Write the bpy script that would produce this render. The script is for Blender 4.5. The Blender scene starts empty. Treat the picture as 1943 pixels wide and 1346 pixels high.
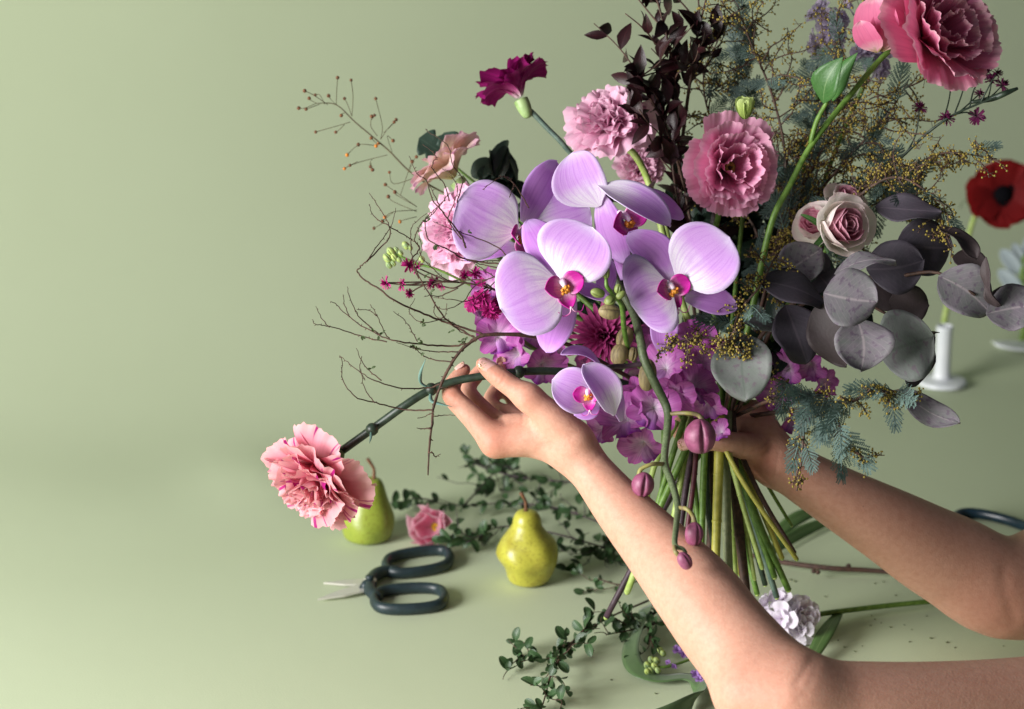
import bpy, math, random
import numpy as np
import mathutils.noise
from mathutils import Vector, Matrix
random.seed(7); np.random.seed(7)
S = bpy.context.scene; COL = S.collection
PI = math.pi
# ------------------------------------------------------------------ camera, light, exposure
CH, PITCH, LENS = 1.03, math.radians(17), 70.0
FX = LENS/36*1943
RV = np.array([1., 0, 0]); UV = np.array([0, math.sin(PITCH), math.cos(PITCH)]); FV = np.array([0, math.cos(PITCH), -math.sin(PITCH)])
CP = np.array([0, 0, CH])
cam = bpy.data.cameras.new('camera'); co = bpy.data.objects.new('camera', cam); COL.objects.link(co)
co.location = CP; co.rotation_euler = (PI/2-PITCH, 0, 0); cam.lens = LENS; cam.sensor_width = 36; cam.clip_end = 50
cam.dof.use_dof = True; cam.dof.focus_distance = 2.12; cam.dof.aperture_fstop = 4.5
S.camera = co
w = bpy.data.worlds.new('World'); S.world = w; w.use_nodes = True
w.node_tree.nodes['Background'].inputs[0].default_value = (.85, .92, 1, 1)
w.node_tree.nodes['Background'].inputs[1].default_value = .11
def area(name, loc, target, sx, sy, power, color):
    l = bpy.data.lights.new(name, 'AREA'); l.shape = 'RECTANGLE'; l.size = sx; l.size_y = sy; l.energy = power; l.color = color
    o = bpy.data.objects.new(name, l); COL.objects.link(o); o.location = loc
    o.rotation_euler = (Vector(target)-Vector(loc)).to_track_quat('-Z', 'Y').to_euler()
area('window_light', (-2.15, .62, .96), (-1.15, .70, .70), 1.6, 1.3, 188, (1, .985, .975))
S.view_settings.view_transform = 'Standard'; S.view_settings.look = 'None'; S.view_settings.exposure = 0; S.view_settings.gamma = 1
S.render.engine = 'CYCLES'
S.render.resolution_x = 1024; S.render.resolution_y = 709
# ------------------------------------------------------------------ helpers
def W(u, v, d):                       # photo pixel + depth in metres -> world point
    return CP + d*(FV + RV*(u-971.5)/FX - UV*(v-673)/FX)
def T(u, v, z=0.):                    # photo pixel -> point on the table at height z
    r = FV + RV*(u-971.5)/FX - UV*(v-673)/FX
    return CP + r*((z-CH)/r[2])
def px(n, d=2.15): return n*d/FX
def dc(r, u, t):
    a = RV*r + UV*u - FV*t; return a/np.linalg.norm(a)
def nrm(a): return a/(np.linalg.norm(a)+1e-12)
def hx(s):
    s = s.lstrip('#'); o = []
    for i in (0, 2, 4):
        c = int(s[i:i+2], 16)/255; o.append(c/12.92 if c <= .04045 else ((c+.055)/1.055)**2.4)
    return (*o, 1)
def cat(pts, n=6):                    # Catmull-Rom through rows
    p = np.array(pts, float)
    if len(p) < 3: return np.array([p[0]+(p[-1]-p[0])*k/n for k in range(n+1)])
    q = np.vstack([2*p[0]-p[1], p, 2*p[-1]-p[-2]]); out = []
    for i in range(1, len(q)-2):
        for k in range(n):
            t = k/n
            out.append(.5*((2*q[i])+(-q[i-1]+q[i+1])*t+(2*q[i-1]-5*q[i]+4*q[i+1]-q[i+2])*t*t+(-q[i-1]+3*q[i]-3*q[i+1]+q[i+2])*t**3))
    out.append(p[-1]); return np.array(out)
PROF = {}
def prof(name, pts):
    c = cat(pts, 12); PROF[name] = (c[:, 0], np.clip(c[:, 1], 0, None))
prof('orch', [(0, .10), (.07, .3), (.2, .74), (.38, .96), (.55, 1), (.72, .93), (.87, .72), (.96, .4), (1, 0)])
prof('sepal', [(0, .25), (.2, .7), (.45, 1), (.7, .9), (.88, .58), (.96, .33), (1, 0)])
prof('euc', [(0, .04), (.1, .52), (.3, .92), (.48, 1), (.68, .9), (.86, .6), (.95, .32), (1, 0)])
prof('lance', [(0, .06), (.22, .75), (.42, 1), (.7, .68), (.9, .25), (1, 0)])
prof('strap', [(0, .35), (.2, .8), (.5, 1), (.8, .75), (1, 0)])
prof('oval', [(0, .05), (.08, .45), (.3, .9), (.55, 1), (.8, .8), (.94, .45), (1, 0)])
prof('lobe', [(0, .1), (.12, .35), (.22, .75), (.3, .6), (.38, .5), (.48, 1), (.58, .75), (.64, .62), (.74, .95), (.88, .7), (1, 0)])
def leafgrid(base, tip, width, n, pr='euc', cup=0., bulge=0., skew=0., ruf=0., nk=3., ph=0., curl=0., nu=7, nv=11, fold=0.):
    base = np.array(base, float); tip = np.array(tip, float); A = tip-base; L = np.linalg.norm(A); a = A/L
    n = np.array(n, float); n = nrm(n-a*np.dot(a, n)); s = np.cross(a, n)
    t = ((1-np.cos(PI*np.arange(nv)/(nv-1)))/2)[:, None]; x = np.linspace(-1, 1, nu)[None, :]
    ww = np.interp(t, *PROF[pr])*width/2
    off = bulge*L*np.sin(PI*t)+cup*ww*x*x+fold*ww*np.abs(x)+curl*L*t*t+ruf*L*t*(np.abs(x)**1.5)*np.sin(nk*PI*t*(1+.15*np.sign(x))+ph+1.3*x)
    P = base+A*t[..., None]+s*((x*ww+skew*L*np.sin(PI*t))[..., None])+n*off[..., None]
    uv = np.stack([np.broadcast_to((x+1)/2, P.shape[:2]), np.broadcast_to(t, P.shape[:2])], -1)
    return P, uv
def fan(L, Wd, th0, th1, edge=.2, w0=.14, wp=.8, cup=.2, ruf=.1, rk=3., tooth=.05, seed=0, nu=13, nv=8, r0=0., z0=0., bend=1.):
    R = np.random.RandomState(seed); x = np.linspace(-1, 1, nu); t = np.linspace(0, 1, nv)
    th = th0+(th1-th0)*t**bend; dl = 1/(nv-1)
    rho = np.concatenate([[0], np.cumsum(np.sin((th[1:]+th[:-1])/2)*dl)]); z = np.concatenate([[0], np.cumsum(np.cos((th[1:]+th[:-1])/2)*dl)])
    e = 1-edge*np.abs(x)**2.2+tooth*(R.rand(nu)-.5)*2*(np.abs(x) < .97)
    T2, X = np.meshgrid(t, x, indexing='ij'); E = e[None, :]*np.ones_like(T2)
    ti = T2*E; RHO = np.interp(ti, t, rho)*L+r0; Z = np.interp(ti, t, z)*L+z0; TH = np.interp(ti, t, th)
    Wt = Wd/2*(w0+(1-w0)*ti**wp); p1, p2 = R.rand(2)*6.28
    off = cup*Wt*X*X+ruf*L*ti**2*(np.sin(rk*PI*X/2+p1)+.5*np.sin(rk*1.9*PI*X/2+p2+ti*2))*.7
    if nu > 24: off = off+.28*ruf*L*ti**5*np.sin(rk*4.3*PI*X/2+p2+R.rand(nu)[None, :]*.8)
    P = np.stack([RHO-np.cos(TH)*off, X*Wt, Z+np.sin(TH)*off], -1)
    return P, np.stack([(X+1)/2, T2], -1)
def org(o):
    while o.parent: o = o.parent
    return np.array(o.location)
class MB:
    def __init__(s): s.v = []; s.f = []; s.uv = []; s.n = 0
    def add(s, v, f, uv=None):
        v = np.asarray(v, float).reshape(-1, 3); s.v.append(v); s.f += [tuple(i+s.n for i in q) for q in f]
        s.uv.append(np.asarray(uv, float).reshape(-1, 2) if uv is not None else np.zeros((len(v), 2))); s.n += len(v); return s
    def grid(s, g, M=None):
        P, uv = g; a, b = P.shape[:2]; v = P.reshape(-1, 3)
        if M is not None: v = v@np.array(M)[:3, :3].T+np.array(M)[:3, 3]
        f = [(i*b+j, i*b+j+1, (i+1)*b+j+1, (i+1)*b+j) for i in range(a-1) for j in range(b-1)]
        return s.add(v, f, uv)
    def tube(s, pts, r, sides=6, n=5, closed=False, flat=1., nrmv=None):
        p = np.array(pts, float); r = np.broadcast_to(np.array(r, float), (len(p),)) if np.ndim(r) else np.full(len(p), float(r))
        if closed: p = np.vstack([p, p[:1]]); r = np.append(r, r[0])
        c = cat(np.hstack([p, r[:, None]]), n) if n else np.hstack([p, r[:, None]])
        p, r = c[:, :3], c[:, 3]; m = len(p)
        tg = np.gradient(p, axis=0)
        if closed: tg[0] = tg[-1] = p[1]-p[-2]
        tg /= np.linalg.norm(tg, axis=1)[:, None]+1e-12
        a = np.array(nrmv, float) if nrmv is not None else (np.array([0, 0, 1.]) if abs(tg[0][2]) < .9 else np.array([1., 0, 0])); V = []
        ang = np.arange(sides)*2*PI/sides
        for i in range(m):
            if nrmv is not None: a = np.array(nrmv, float)
            a = nrm(a-tg[i]*np.dot(a, tg[i])); b = np.cross(tg[i], a)
            V.append(p[i]+r[i]*(np.cos(ang)[:, None]*a*flat+np.sin(ang)[:, None]*b))
        V = np.vstack(V); f = []
        for i in range(m-1):
            for k in range(sides):
                k2 = (k+1) % sides; f.append((i*sides+k, i*sides+k2, (i+1)*sides+k2, (i+1)*sides+k))
        uv = np.stack([np.tile(ang/(2*PI), m), np.repeat(np.linspace(0, 1, m), sides)], -1)
        if not closed: f += [tuple(range(sides))[::-1], tuple((m-1)*sides+k for k in range(sides))]
        return s.add(V, f, uv)
    def ball(s, c, r, seg=6, rings=4, M=None):
        V = [(0, 0, 1)]; uv = [(0, 1)]; f = []
        for i in range(1, rings):
            for k in range(seg):
                th = PI*i/rings; ph = 2*PI*k/seg; V.append((math.sin(th)*math.cos(ph), math.sin(th)*math.sin(ph), math.cos(th))); uv.append((k/seg, 1-i/rings))
        V.append((0, 0, -1)); uv.append((0, 0)); e = len(V)-1
        for k in range(seg):
            k2 = (k+1) % seg; f.append((0, 1+k, 1+k2)); f.append((e, e-seg+k2, e-seg+k))
            for i in range(rings-2): f.append((1+i*seg+k, 1+(i+1)*seg+k, 1+(i+1)*seg+k2, 1+i*seg+k2))
        V = np.array(V)*np.array(r)
        if M is not None: V = V@np.array(M)[:3, :3].T
        return s.add(V+np.array(c), f, uv)
    def lathe(s, prf, M, seg=24, fn=None):
        p = np.array(prf, float); V = []; f = []; m = len(p); uv = []
        for i in range(m):
            for k in range(seg):
                a = 2*PI*k/seg; q = np.array([p[i, 0]*math.cos(a), p[i, 0]*math.sin(a), p[i, 1]])
                if fn: q = fn(q, a, i/(m-1))
                V.append(q); uv.append((k/seg, i/(m-1)))
        for i in range(m-1):
            for k in range(seg):
                k2 = (k+1) % seg; f.append((i*seg+k, i*seg+k2, (i+1)*seg+k2, (i+1)*seg+k))
        f += [tuple(range(seg))[::-1], tuple((m-1)*seg+k for k in range(seg))]
        V = np.array(V)@np.array(M)[:3, :3].T+np.array(M)[:3, 3]
        return s.add(V, f, uv)
    def mesh(s, name, mat, off=(0, 0, 0), smooth=True):
        me = bpy.data.meshes.new(name); v = np.vstack(s.v)-np.array(off); me.from_pydata(v.tolist(), [], s.f)
        ul = me.uv_layers.new(name='UVMap'); uv = np.vstack(s.uv)
        li = np.empty(len(me.loops), int); me.loops.foreach_get('vertex_index', li); ul.data.foreach_set('uv', uv[li].astype(np.float32).ravel())
        if smooth: me.polygons.foreach_set('use_smooth', [True]*len(me.polygons))
        me.materials.append(mat); me.update(); return me
    def build(s, name, mat, parent=None, solid=0., smooth=True, sub=0):
        return link(name, s.mesh(name, mat, org(parent) if parent else (0, 0, 0), smooth), parent, solid=solid, sub=sub)
def link(name, me, parent=None, M=None, solid=0., sub=0):
    o = bpy.data.objects.new(name, me); COL.objects.link(o); o.parent = parent
    if M is not None:
        M = Matrix(M)
        if parent: M = Matrix.Translation(-Vector(org(parent)))@M
        o.matrix_local = M
    if sub:
        m = o.modifiers.new('s', 'SUBSURF'); m.levels = m.render_levels = sub
    if solid:
        m = o.modifiers.new('t', 'SOLIDIFY'); m.thickness = solid; m.offset = 0
    return o
def tag(o, label, cat, group=None):
    o['label'] = label; o['category'] = cat
    if group: o['group'] = group
    return o
def thing(name, label, cat, loc, group=None):
    o = bpy.data.objects.new(name, None); COL.objects.link(o); o.location = loc; o.empty_display_size = .02
    return tag(o, label, cat, group)
def frame(c, face, up=(0, 1, 0), s=1.):
    z = nrm(np.array(face, float)); u = dc(*up) if not np.allclose(up, 0) else UV
    y = u-z*np.dot(u, z)
    if np.linalg.norm(y) < 1e-3: y = FV-z*np.dot(FV, z)
    y = nrm(y); x = np.cross(y, z); M = np.eye(4); M[:3, 0] = x*s; M[:3, 1] = y*s; M[:3, 2] = z*s; M[:3, 3] = c
    return M
def rotz(a):
    c, s = math.cos(a), math.sin(a); return np.array([[c, -s, 0, 0], [s, c, 0, 0], [0, 0, 1, 0], [0, 0, 0, 1.]])
def roty(a):
    c, s = math.cos(a), math.sin(a); return np.array([[c, 0, s, 0], [0, 1, 0, 0], [-s, 0, c, 0], [0, 0, 0, 1.]])
def rotx(a):
    c, s = math.cos(a), math.sin(a); return np.array([[1, 0, 0, 0], [0, c, -s, 0], [0, s, c, 0], [0, 0, 0, 1.]])
# ------------------------------------------------------------------ materials
class NT:
    def __init__(s, name):
        s.m = bpy.data.materials.new(name); s.m.use_nodes = True; s.t = s.m.node_tree; s.N = s.t.nodes; s.p = s.N['Principled BSDF']; s.out = s.N['Material Output']
    def n(s, typ, **kw):
        o = s.N.new(typ)
        for k, v in kw.items():
            if k.startswith('i_'): o.inputs[k[2:].replace('_', ' ')].default_value = v
            else: setattr(o, k, v)
        return o
    def l(s, a, b): s.t.links.new(a, b)
    def math(s, op, a, b=None):
        o = s.n('ShaderNodeMath', operation=op)
        for i, x in enumerate((a, b)):
            if x is None: continue
            if isinstance(x, (int, float)): o.inputs[i].default_value = x
            else: s.l(x, o.inputs[i])
        return o.outputs[0]
    def mix(s, fac, a, b, blend='MIX'):
        o = s.n('ShaderNodeMix', data_type='RGBA', blend_type=blend)
        for sock, x in ((o.inputs[0], fac), (o.inputs[6], a), (o.inputs[7], b)):
            if isinstance(x, (int, float, tuple)): sock.default_value = x
            else: s.l(x, sock)
        return o.outputs[2]
    def ramp(s, fac, stops):
        o = s.n('ShaderNodeValToRGB'); e = o.color_ramp.elements
        while len(e) < len(stops): e.new(.5)
        for k, (p, c) in enumerate(stops): e[k].position = p; e[k].color = c
        s.l(fac, o.inputs[0]); return o.outputs[0]
    def noise(s, vec, scale, detail=3, rough=.5):
        o = s.n('ShaderNodeTexNoise'); o.inputs['Scale'].default_value = scale; o.inputs['Detail'].default_value = detail; o.inputs['Roughness'].default_value = rough
        if vec is not None: s.l(vec, o.inputs['Vector'])
        return o.outputs['Fac']
    def uv(s): return s.n('ShaderNodeTexCoord').outputs['UV']
    def ob(s): return s.n('ShaderNodeTexCoord').outputs['Object']
    def scaled(s, vec, sc):
        o = s.n('ShaderNodeMapping'); o.inputs['Scale'].default_value = sc; s.l(vec, o.inputs['Vector'])
        rnd = s.n('ShaderNodeObjectInfo').outputs['Random']; cx = s.n('ShaderNodeCombineXYZ'); s.l(s.math('MULTIPLY', rnd, 37.), cx.inputs[2]); s.l(cx.outputs[0], o.inputs['Location'])
        return o.outputs[0]
    def bump(s, h, strength, dist=.001):
        o = s.n('ShaderNodeBump'); o.inputs['Strength'].default_value = strength; o.inputs['Distance'].default_value = dist; s.l(h, o.inputs['Height']); s.l(o.outputs[0], s.p.inputs['Normal']); return o.outputs[0]
    def vary(s, col, amt):
        rnd = s.n('ShaderNodeObjectInfo').outputs['Random']; h = s.n('ShaderNodeHueSaturation'); s.l(col, h.inputs['Color'])
        s.l(s.math('ADD', s.math('MULTIPLY', rnd, 2*amt), 1-amt), h.inputs['Value']); return h.outputs[0]
    def translucent(s, col, f):
        t = s.n('ShaderNodeBsdfTranslucent'); s.l(col, t.inputs[0]); m = s.n('ShaderNodeMixShader'); m.inputs[0].default_value = f
        s.l(s.p.outputs[0], m.inputs[1]); s.l(t.outputs[0], m.inputs[2]); s.l(m.outputs[0], s.out.inputs[0])
def petal_mat(name, stops, vein=.2, vcol=None, streak=None, trans=.3, rough=.55, vary=.08, rim=None, stlo=.6, veinf=26, strf=9):
    m = NT(name); uv = m.uv(); sp = m.n('ShaderNodeSeparateXYZ'); m.l(uv, sp.inputs[0])
    nz = m.noise(m.scaled(uv, (3, 3, 1)), 1.5, 2)
    vv = m.math('ADD', sp.outputs[1], m.math('MULTIPLY', m.math('SUBTRACT', nz, .5), .3))
    col = m.ramp(vv, [(p, hx(c)) for p, c in stops])
    # veins fan out from the claw: u is already angular because the outline narrows to its base
    vn = m.noise(m.scaled(uv, (veinf, 1.6, 1)), 1., 3)
    vf = m.math('MULTIPLY', m.n('ShaderNodeMapRange', i_From_Min=.45, i_From_Max=.72).outputs[0], vein)
    mr = vf.node.inputs[0].links[0].from_node; m.l(vn, mr.inputs[0])
    col = m.mix(vf, col, hx(vcol) if vcol else (0, 0, 0, 1))
    if rim:
        ed = m.math('MAXIMUM', m.math('MULTIPLY', m.math('ABSOLUTE', m.math('SUBTRACT', sp.outputs[0], .5)), 2.), sp.outputs[1])
        e2 = m.n('ShaderNodeMapRange', i_From_Min=.8, i_From_Max=1.); m.l(ed, e2.inputs[0]); col = m.mix(m.math('MULTIPLY', e2.outputs[0], .75), col, hx(rim))
    if streak:
        sn = m.noise(m.scaled(uv, (strf, .8, 1)), 1., 1); a = m.n('ShaderNodeMapRange', i_From_Min=.61, i_From_Max=.66); m.l(sn, a.inputs[0])
        b = m.n('ShaderNodeMapRange', i_From_Min=stlo, i_From_Max=stlo+.25); m.l(sp.outputs[1], b.inputs[0])
        col = m.mix(m.math('MULTIPLY', a.outputs[0], b.outputs[0]), col, hx(streak))
    if rim:                                             # sparkle of the petal cells, put into the colour as mauve speckle
        cn = m.n('ShaderNodeMapRange', i_From_Min=.45, i_From_Max=.7); m.l(m.noise(m.scaled(uv, (70, 70, 1)), 1., 2, .7), cn.inputs[0]); col = m.mix(m.math('MULTIPLY', cn.outputs[0], .22), col, hx('#b06ccc'))
    col = m.vary(col, vary); m.l(col, m.p.inputs['Base Color']); m.p.inputs['Roughness'].default_value = rough
    m.p.inputs['Specular IOR Level'].default_value = .25
    m.bump(vn, .35, .0006); m.translucent(col, trans); return m.m
def leaf_mat(name, c1, c2, rib=None, rough=.45, trans=.15, spec=.4, scale=40, vary=.15, spots=None):
    m = NT(name); uv = m.uv(); sp = m.n('ShaderNodeSeparateXYZ'); m.l(uv, sp.inputs[0])
    col = m.mix(m.noise(m.scaled(uv, (2, 3, 1)), 1.7, 4), hx(c1), hx(c2))
    x = m.math('ABSOLUTE', m.math('SUBTRACT', sp.outputs[0], .5))
    if rib:
        a = m.n('ShaderNodeMapRange', i_From_Min=.035, i_From_Max=.008); m.l(x, a.inputs[0])
        wv = m.n('ShaderNodeTexWave', bands_direction='X'); cx = m.n('ShaderNodeCombineXYZ'); m.l(m.math('SUBTRACT', sp.outputs[1], m.math('MULTIPLY', x, .9)), cx.inputs[0]); m.l(cx.outputs[0], wv.inputs[0]); wv.inputs['Scale'].default_value = 2.6; wv.inputs['Distortion'].default_value = 1.2
        b = m.n('ShaderNodeMapRange', i_From_Min=.93, i_From_Max=1., i_To_Max=.28); m.l(wv.outputs['Fac'], b.inputs[0])
        col = m.mix(m.math('MULTIPLY', m.math('MAXIMUM', a.outputs[0], b.outputs[0]), .6), col, hx(rib))
    if spots:
        sn = m.noise(m.scaled(uv, (5, 7, 1)), 1.6, 3); a = m.n('ShaderNodeMapRange', i_From_Min=.55, i_From_Max=.66); m.l(sn, a.inputs[0]); col = m.mix(m.math('MULTIPLY', a.outputs[0], .75), col, hx(spots))
    col = m.vary(col, vary); m.l(col, m.p.inputs['Base Color']); m.p.inputs['Roughness'].default_value = rough; m.p.inputs['Specular IOR Level'].default_value = spec
    m.bump(m.noise(m.scaled(uv, (14, 18, 1)), 1., 4), .3, .001); m.translucent(col, trans); return m.m
def plain(name, c1, c2=None, scale=60, rough=.5, bump=.2, metal=0, spec=.5, bd=.001, sss=0, stretch=(1, 1, 1)):
    m = NT(name); o = m.scaled(m.ob(), stretch); nz = m.noise(o, scale, 4)
    if c2: m.l(m.mix(m.n('ShaderNodeMapRange', i_From_Min=.35, i_From_Max=.65).outputs[0], hx(c1), hx(c2)), m.p.inputs['Base Color']); m.l(nz, m.N[[x.name for x in m.N if x.type == 'MAP_RANGE'][0]].inputs[0])
    else: m.p.inputs['Base Color'].default_value = hx(c1)
    m.p.inputs['Roughness'].default_value = rough; m.p.inputs['Metallic'].default_value = metal; m.p.inputs['Specular IOR Level'].default_value = spec
    if bump: m.bump(nz, bump, bd)
    if sss: m.p.inputs['Subsurface Weight'].default_value = sss; m.p.inputs['Subsurface Radius'].default_value = (.01, .004, .002); m.p.inputs['Subsurface Scale'].default_value = .5
    return m.m
# ------------------------------------------------------------------ the paper sweep (table + backdrop)
def backdrop():
    a = math.radians(20); e = np.array([math.cos(a), math.sin(a), 0]); n = np.array([math.sin(a), -math.cos(a), 0])
    P0 = np.array([0, 2.86, 0]); R = .85
    prf = []                                            # (distance toward the camera from start of curve, z)
    for q in np.linspace(3.6, 0, 60): prf.append((q, 0))
    for t in np.linspace(0, PI/2, 30)[1:]: prf.append((-R*math.sin(t), R-R*math.cos(t)))
    for z in np.linspace(R, 2.6, 14)[1:]: prf.append((-R, z))
    prf = np.array(prf); ss = np.linspace(-3.2, 3.2, 150)
    arc = np.concatenate([[0], np.cumsum(np.hypot(*np.diff(prf, axis=0).T))]); ac = arc-3.6
    P = P0+prf[:, None, 0, None]*n+ss[None, :, None]*e+prf[:, None, 1, None]*np.array([0, 0, 1.])
    # broad waves in the paper where it starts to climb
    X, Y = np.meshgrid(ss, ac); h = .010*np.exp(-((Y+.10+.25*X)/.16)**2)*np.exp(-((X+.75)/.55)**2)
    h += .012*np.exp(-((Y-.02)/.10)**2)*np.exp(-((X+.38)/.08)**2)+.006*np.sin(3.1*X+1)*np.exp(-((Y-.5)/.5)**2)+.004*np.sin(5*X+2*Y)*np.exp(-((Y-.2)/.4)**2)
    dz = np.gradient(prf, axis=0); dz /= np.linalg.norm(dz, axis=1)[:, None]; nn = -dz[:, 1:2]*n*-1+np.array([0, 0, 1.])*(-dz[:, 0:1])
    P = P+h[..., None]*nn[:, None, :]
    m = NT('sage_paper'); o = m.ob(); nz = m.noise(o, 3, 3)
    col = m.mix(nz, hx('#c1cbaa'), hx('#c6d0b0')); fb = m.noise(o, 900, 2)
    col = m.mix(m.math('MULTIPLY', fb, .10), col, hx('#a6b48e'))
    m.l(col, m.p.inputs['Base Color']); m.p.inputs['Roughness'].default_value = .62; m.p.inputs['Specular IOR Level'].default_value = .3
    m.bump(m.math('ADD', m.noise(o, 420, 4), m.math('MULTIPLY', m.noise(o, 14, 3), 2.)), .14, .0012)
    uv = np.zeros(P.shape[:2]+(2,)); ob = MB().grid((P, uv)).build('paper_backdrop', m.m); ob['kind'] = 'structure'; ob['label'] = 'sage green paper sweep that is both table top and background'
backdrop()
# ------------------------------------------------------------------ SDF skin
def rc(p, a, b, r1, r2):              # round cone distance
    ba = b-a; l2 = ba@ba; pa = p-a; h = np.clip((pa@ba)/l2, 0, 1)
    return np.linalg.norm(pa-h[:, None]*ba, axis=1)-(r1+(r2-r1)*h)
def smin(a, b, k):
    h = np.clip(.5+.5*(b-a)/k, 0, 1); return b+(a-b)*h-k*h*(1-h)
def sdf(p, groups, kg):
    out = None
    for prims, k in groups:
        d = None
        for pr in prims:
            if isinstance(pr, list):
                q = None
                for c in pr: e = rc(p, *c); q = e if q is None else np.minimum(q, e)
            else: q = rc(p, *pr)
            d = q if d is None else smin(d, q, k)
        out = d if out is None else smin(out, d, kg)
    return out
def nets(groups, kg, vs):
    A = [c for g, _ in groups for pr in g for c in (pr if isinstance(pr, list) else [pr])]
    lo = np.min([np.minimum(a, b)-max(r, s) for a, b, r, s in A], axis=0)-.01; hi = np.max([np.maximum(a, b)+max(r, s) for a, b, r, s in A], axis=0)+.01
    B = 8; nb = np.ceil((hi-lo)/vs/B).astype(int)+1; V = np.full(nb*B, 1., np.float32)
    gi = np.stack(np.meshgrid(*[np.arange(k) for k in nb], indexing='ij'), -1).reshape(-1, 3)
    d = sdf(lo+(gi*B+(B-1)/2)*vs, groups, kg); act = gi[np.abs(d) < B*vs*.95+.006]; ins = gi[d <= -(B*vs*.95+.006)]
    for g in ins: V[g[0]*B:g[0]*B+B, g[1]*B:g[1]*B+B, g[2]*B:g[2]*B+B] = -1
    loc = np.stack(np.meshgrid(*[np.arange(B)]*3, indexing='ij'), -1).reshape(-1, 3)
    for c in range(0, len(act), 256):
        ac = act[c:c+256]; ii = (ac[:, None]*B+loc[None]).reshape(-1, 3); V[ii[:, 0], ii[:, 1], ii[:, 2]] = sdf(lo+ii*vs, groups, kg)
    I = V < 0; sh = [(i, j, k) for i in (0, 1) for j in (0, 1) for k in (0, 1)]
    cnt = sum(I[i:I.shape[0]-1+i, j:I.shape[1]-1+j, k:I.shape[2]-1+k].astype(np.int8) for i, j, k in sh)
    cells = np.argwhere((cnt > 0) & (cnt < 8)); val = np.stack([V[cells[:, 0]+i, cells[:, 1]+j, cells[:, 2]+k] for i, j, k in sh], 1)
    acc = np.zeros((len(cells), 3)); num = np.zeros(len(cells)); shf = np.array(sh)
    for x in range(8):
        for y in range(x+1, 8):
            if np.abs(shf[x]-shf[y]).sum() != 1: continue
            va, vb = val[:, x], val[:, y]; m = (va < 0) != (vb < 0); t = np.where(m, va/(va-vb+1e-12), 0)
            acc += np.where(m[:, None], shf[x]+t[:, None]*(shf[y]-shf[x]), 0); num += m
    verts = lo+(cells+acc/num[:, None])*vs
    idx = np.full(V.shape, -1, np.int32); idx[cells[:, 0], cells[:, 1], cells[:, 2]] = np.arange(len(cells)); F = []
    for ax in range(3):
        b, c = (ax+1) % 3, (ax+2) % 3; s0 = [slice(1, -1)]*3; s1 = list(s0); s1[ax] = slice(2, None); s0 = tuple(s0); s1 = tuple(s1)
        e = np.argwhere(I[s0] != I[s1])+1; fl = I[tuple(e.T)]; q = []
        for db, dcx in ((0, 0), (-1, 0), (-1, -1), (0, -1)):
            k = e.copy(); k[:, b] += db; k[:, c] += dcx; q.append(idx[tuple(k.T)])
        q = np.stack(q, 1); q[fl] = q[fl][:, ::-1]; F.append(q[(q >= 0).all(1)])
    F = np.vstack(F)[:, ::-1]
    return verts, F
def pr(*s): return (W(*s[0:3]), W(*s[4:7]), px(s[3], s[2]), px(s[7], s[6]))
def chain(pts, n=3):
    if len(pts) > 2: pts = cat(pts, n)
    return [pr(*pts[i], *pts[i+1]) for i in range(len(pts)-1)]
def skin_mat():
    m = NT('skin'); o = m.ob(); n1 = m.noise(o, 18, 3); n2 = m.noise(o, 160, 3)
    col = m.mix(n1, hx('#c28e78'), hx('#d0a08b')); n3 = m.n('ShaderNodeMapRange', i_From_Min=.4, i_From_Max=.7); m.l(n2, n3.inputs[0]); col = m.mix(m.math('MULTIPLY', n3.outputs[0], .26), col, hx('#a86c56')); n4 = m.n('ShaderNodeMapRange', i_From_Min=.5, i_From_Max=.75); m.l(m.noise(o, 480, 3, .7), n4.inputs[0]); col = m.mix(m.math('MULTIPLY', n4.outputs[0], .30), col, hx('#dcb09a'))
    sx = m.n('ShaderNodeSeparateXYZ'); m.l(m.uv(), sx.inputs[0]); col = m.mix(m.math('MULTIPLY', sx.outputs[0], .55), col, hx('#b05842'))
    mo = m.n('ShaderNodeTexVoronoi', i_Scale=26.); m.l(o, mo.inputs['Vector']); a = m.n('ShaderNodeMapRange', i_From_Min=.034, i_From_Max=.018); m.l(mo.outputs['Distance'], a.inputs[0])
    col = m.mix(m.math('MULTIPLY', a.outputs[0], .55), col, hx('#5a2f22'))
    m.l(col, m.p.inputs['Base Color']); m.p.inputs['Roughness'].default_value = .55; m.p.inputs['Specular IOR Level'].default_value = .28
    m.p.inputs['Subsurface Weight'].default_value = .22; m.p.inputs['Subsurface Radius'].default_value = (.012, .005, .003); m.p.inputs['Subsurface Scale'].default_value = .5
    vo = m.n('ShaderNodeTexVoronoi', i_Scale=430.); m.l(o, vo.inputs['Vector'])
    h = m.math('ADD', m.math('MULTIPLY', vo.outputs['Distance'], .5), m.noise(o, 330, 4)); m.bump(h, .2, .0012); return m.m
SKIN = skin_mat()
def nail_mat():
    m = NT('glitter_nail'); o = m.ob(); vo = m.n('ShaderNodeTexVoronoi', i_Scale=700.); m.l(o, vo.inputs['Vector'])
    a = m.n('ShaderNodeMapRange', i_From_Min=.62, i_From_Max=.75); m.l(m.n('ShaderNodeSeparateColor').outputs[0], a.inputs[0]); m.l(vo.outputs['Color'], a.inputs[0].links[0].from_node.inputs[0])
    tip = m.n('ShaderNodeSeparateXYZ'); m.l(m.uv(), tip.inputs[0]); b = m.n('ShaderNodeMapRange', i_From_Min=.45, i_From_Max=1.); m.l(tip.outputs[1], b.inputs[0])
    f = m.math('MULTIPLY', a.outputs[0], b.outputs[0]); m.l(m.mix(f, hx('#e2b0a6'), hx('#e8c27a')), m.p.inputs['Base Color']); m.l(f, m.p.inputs['Metallic'])
    m.p.inputs['Roughness'].default_value = .12; m.p.inputs['Coat Weight'].default_value = .6; return m.m
NAIL = nail_mat()
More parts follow.
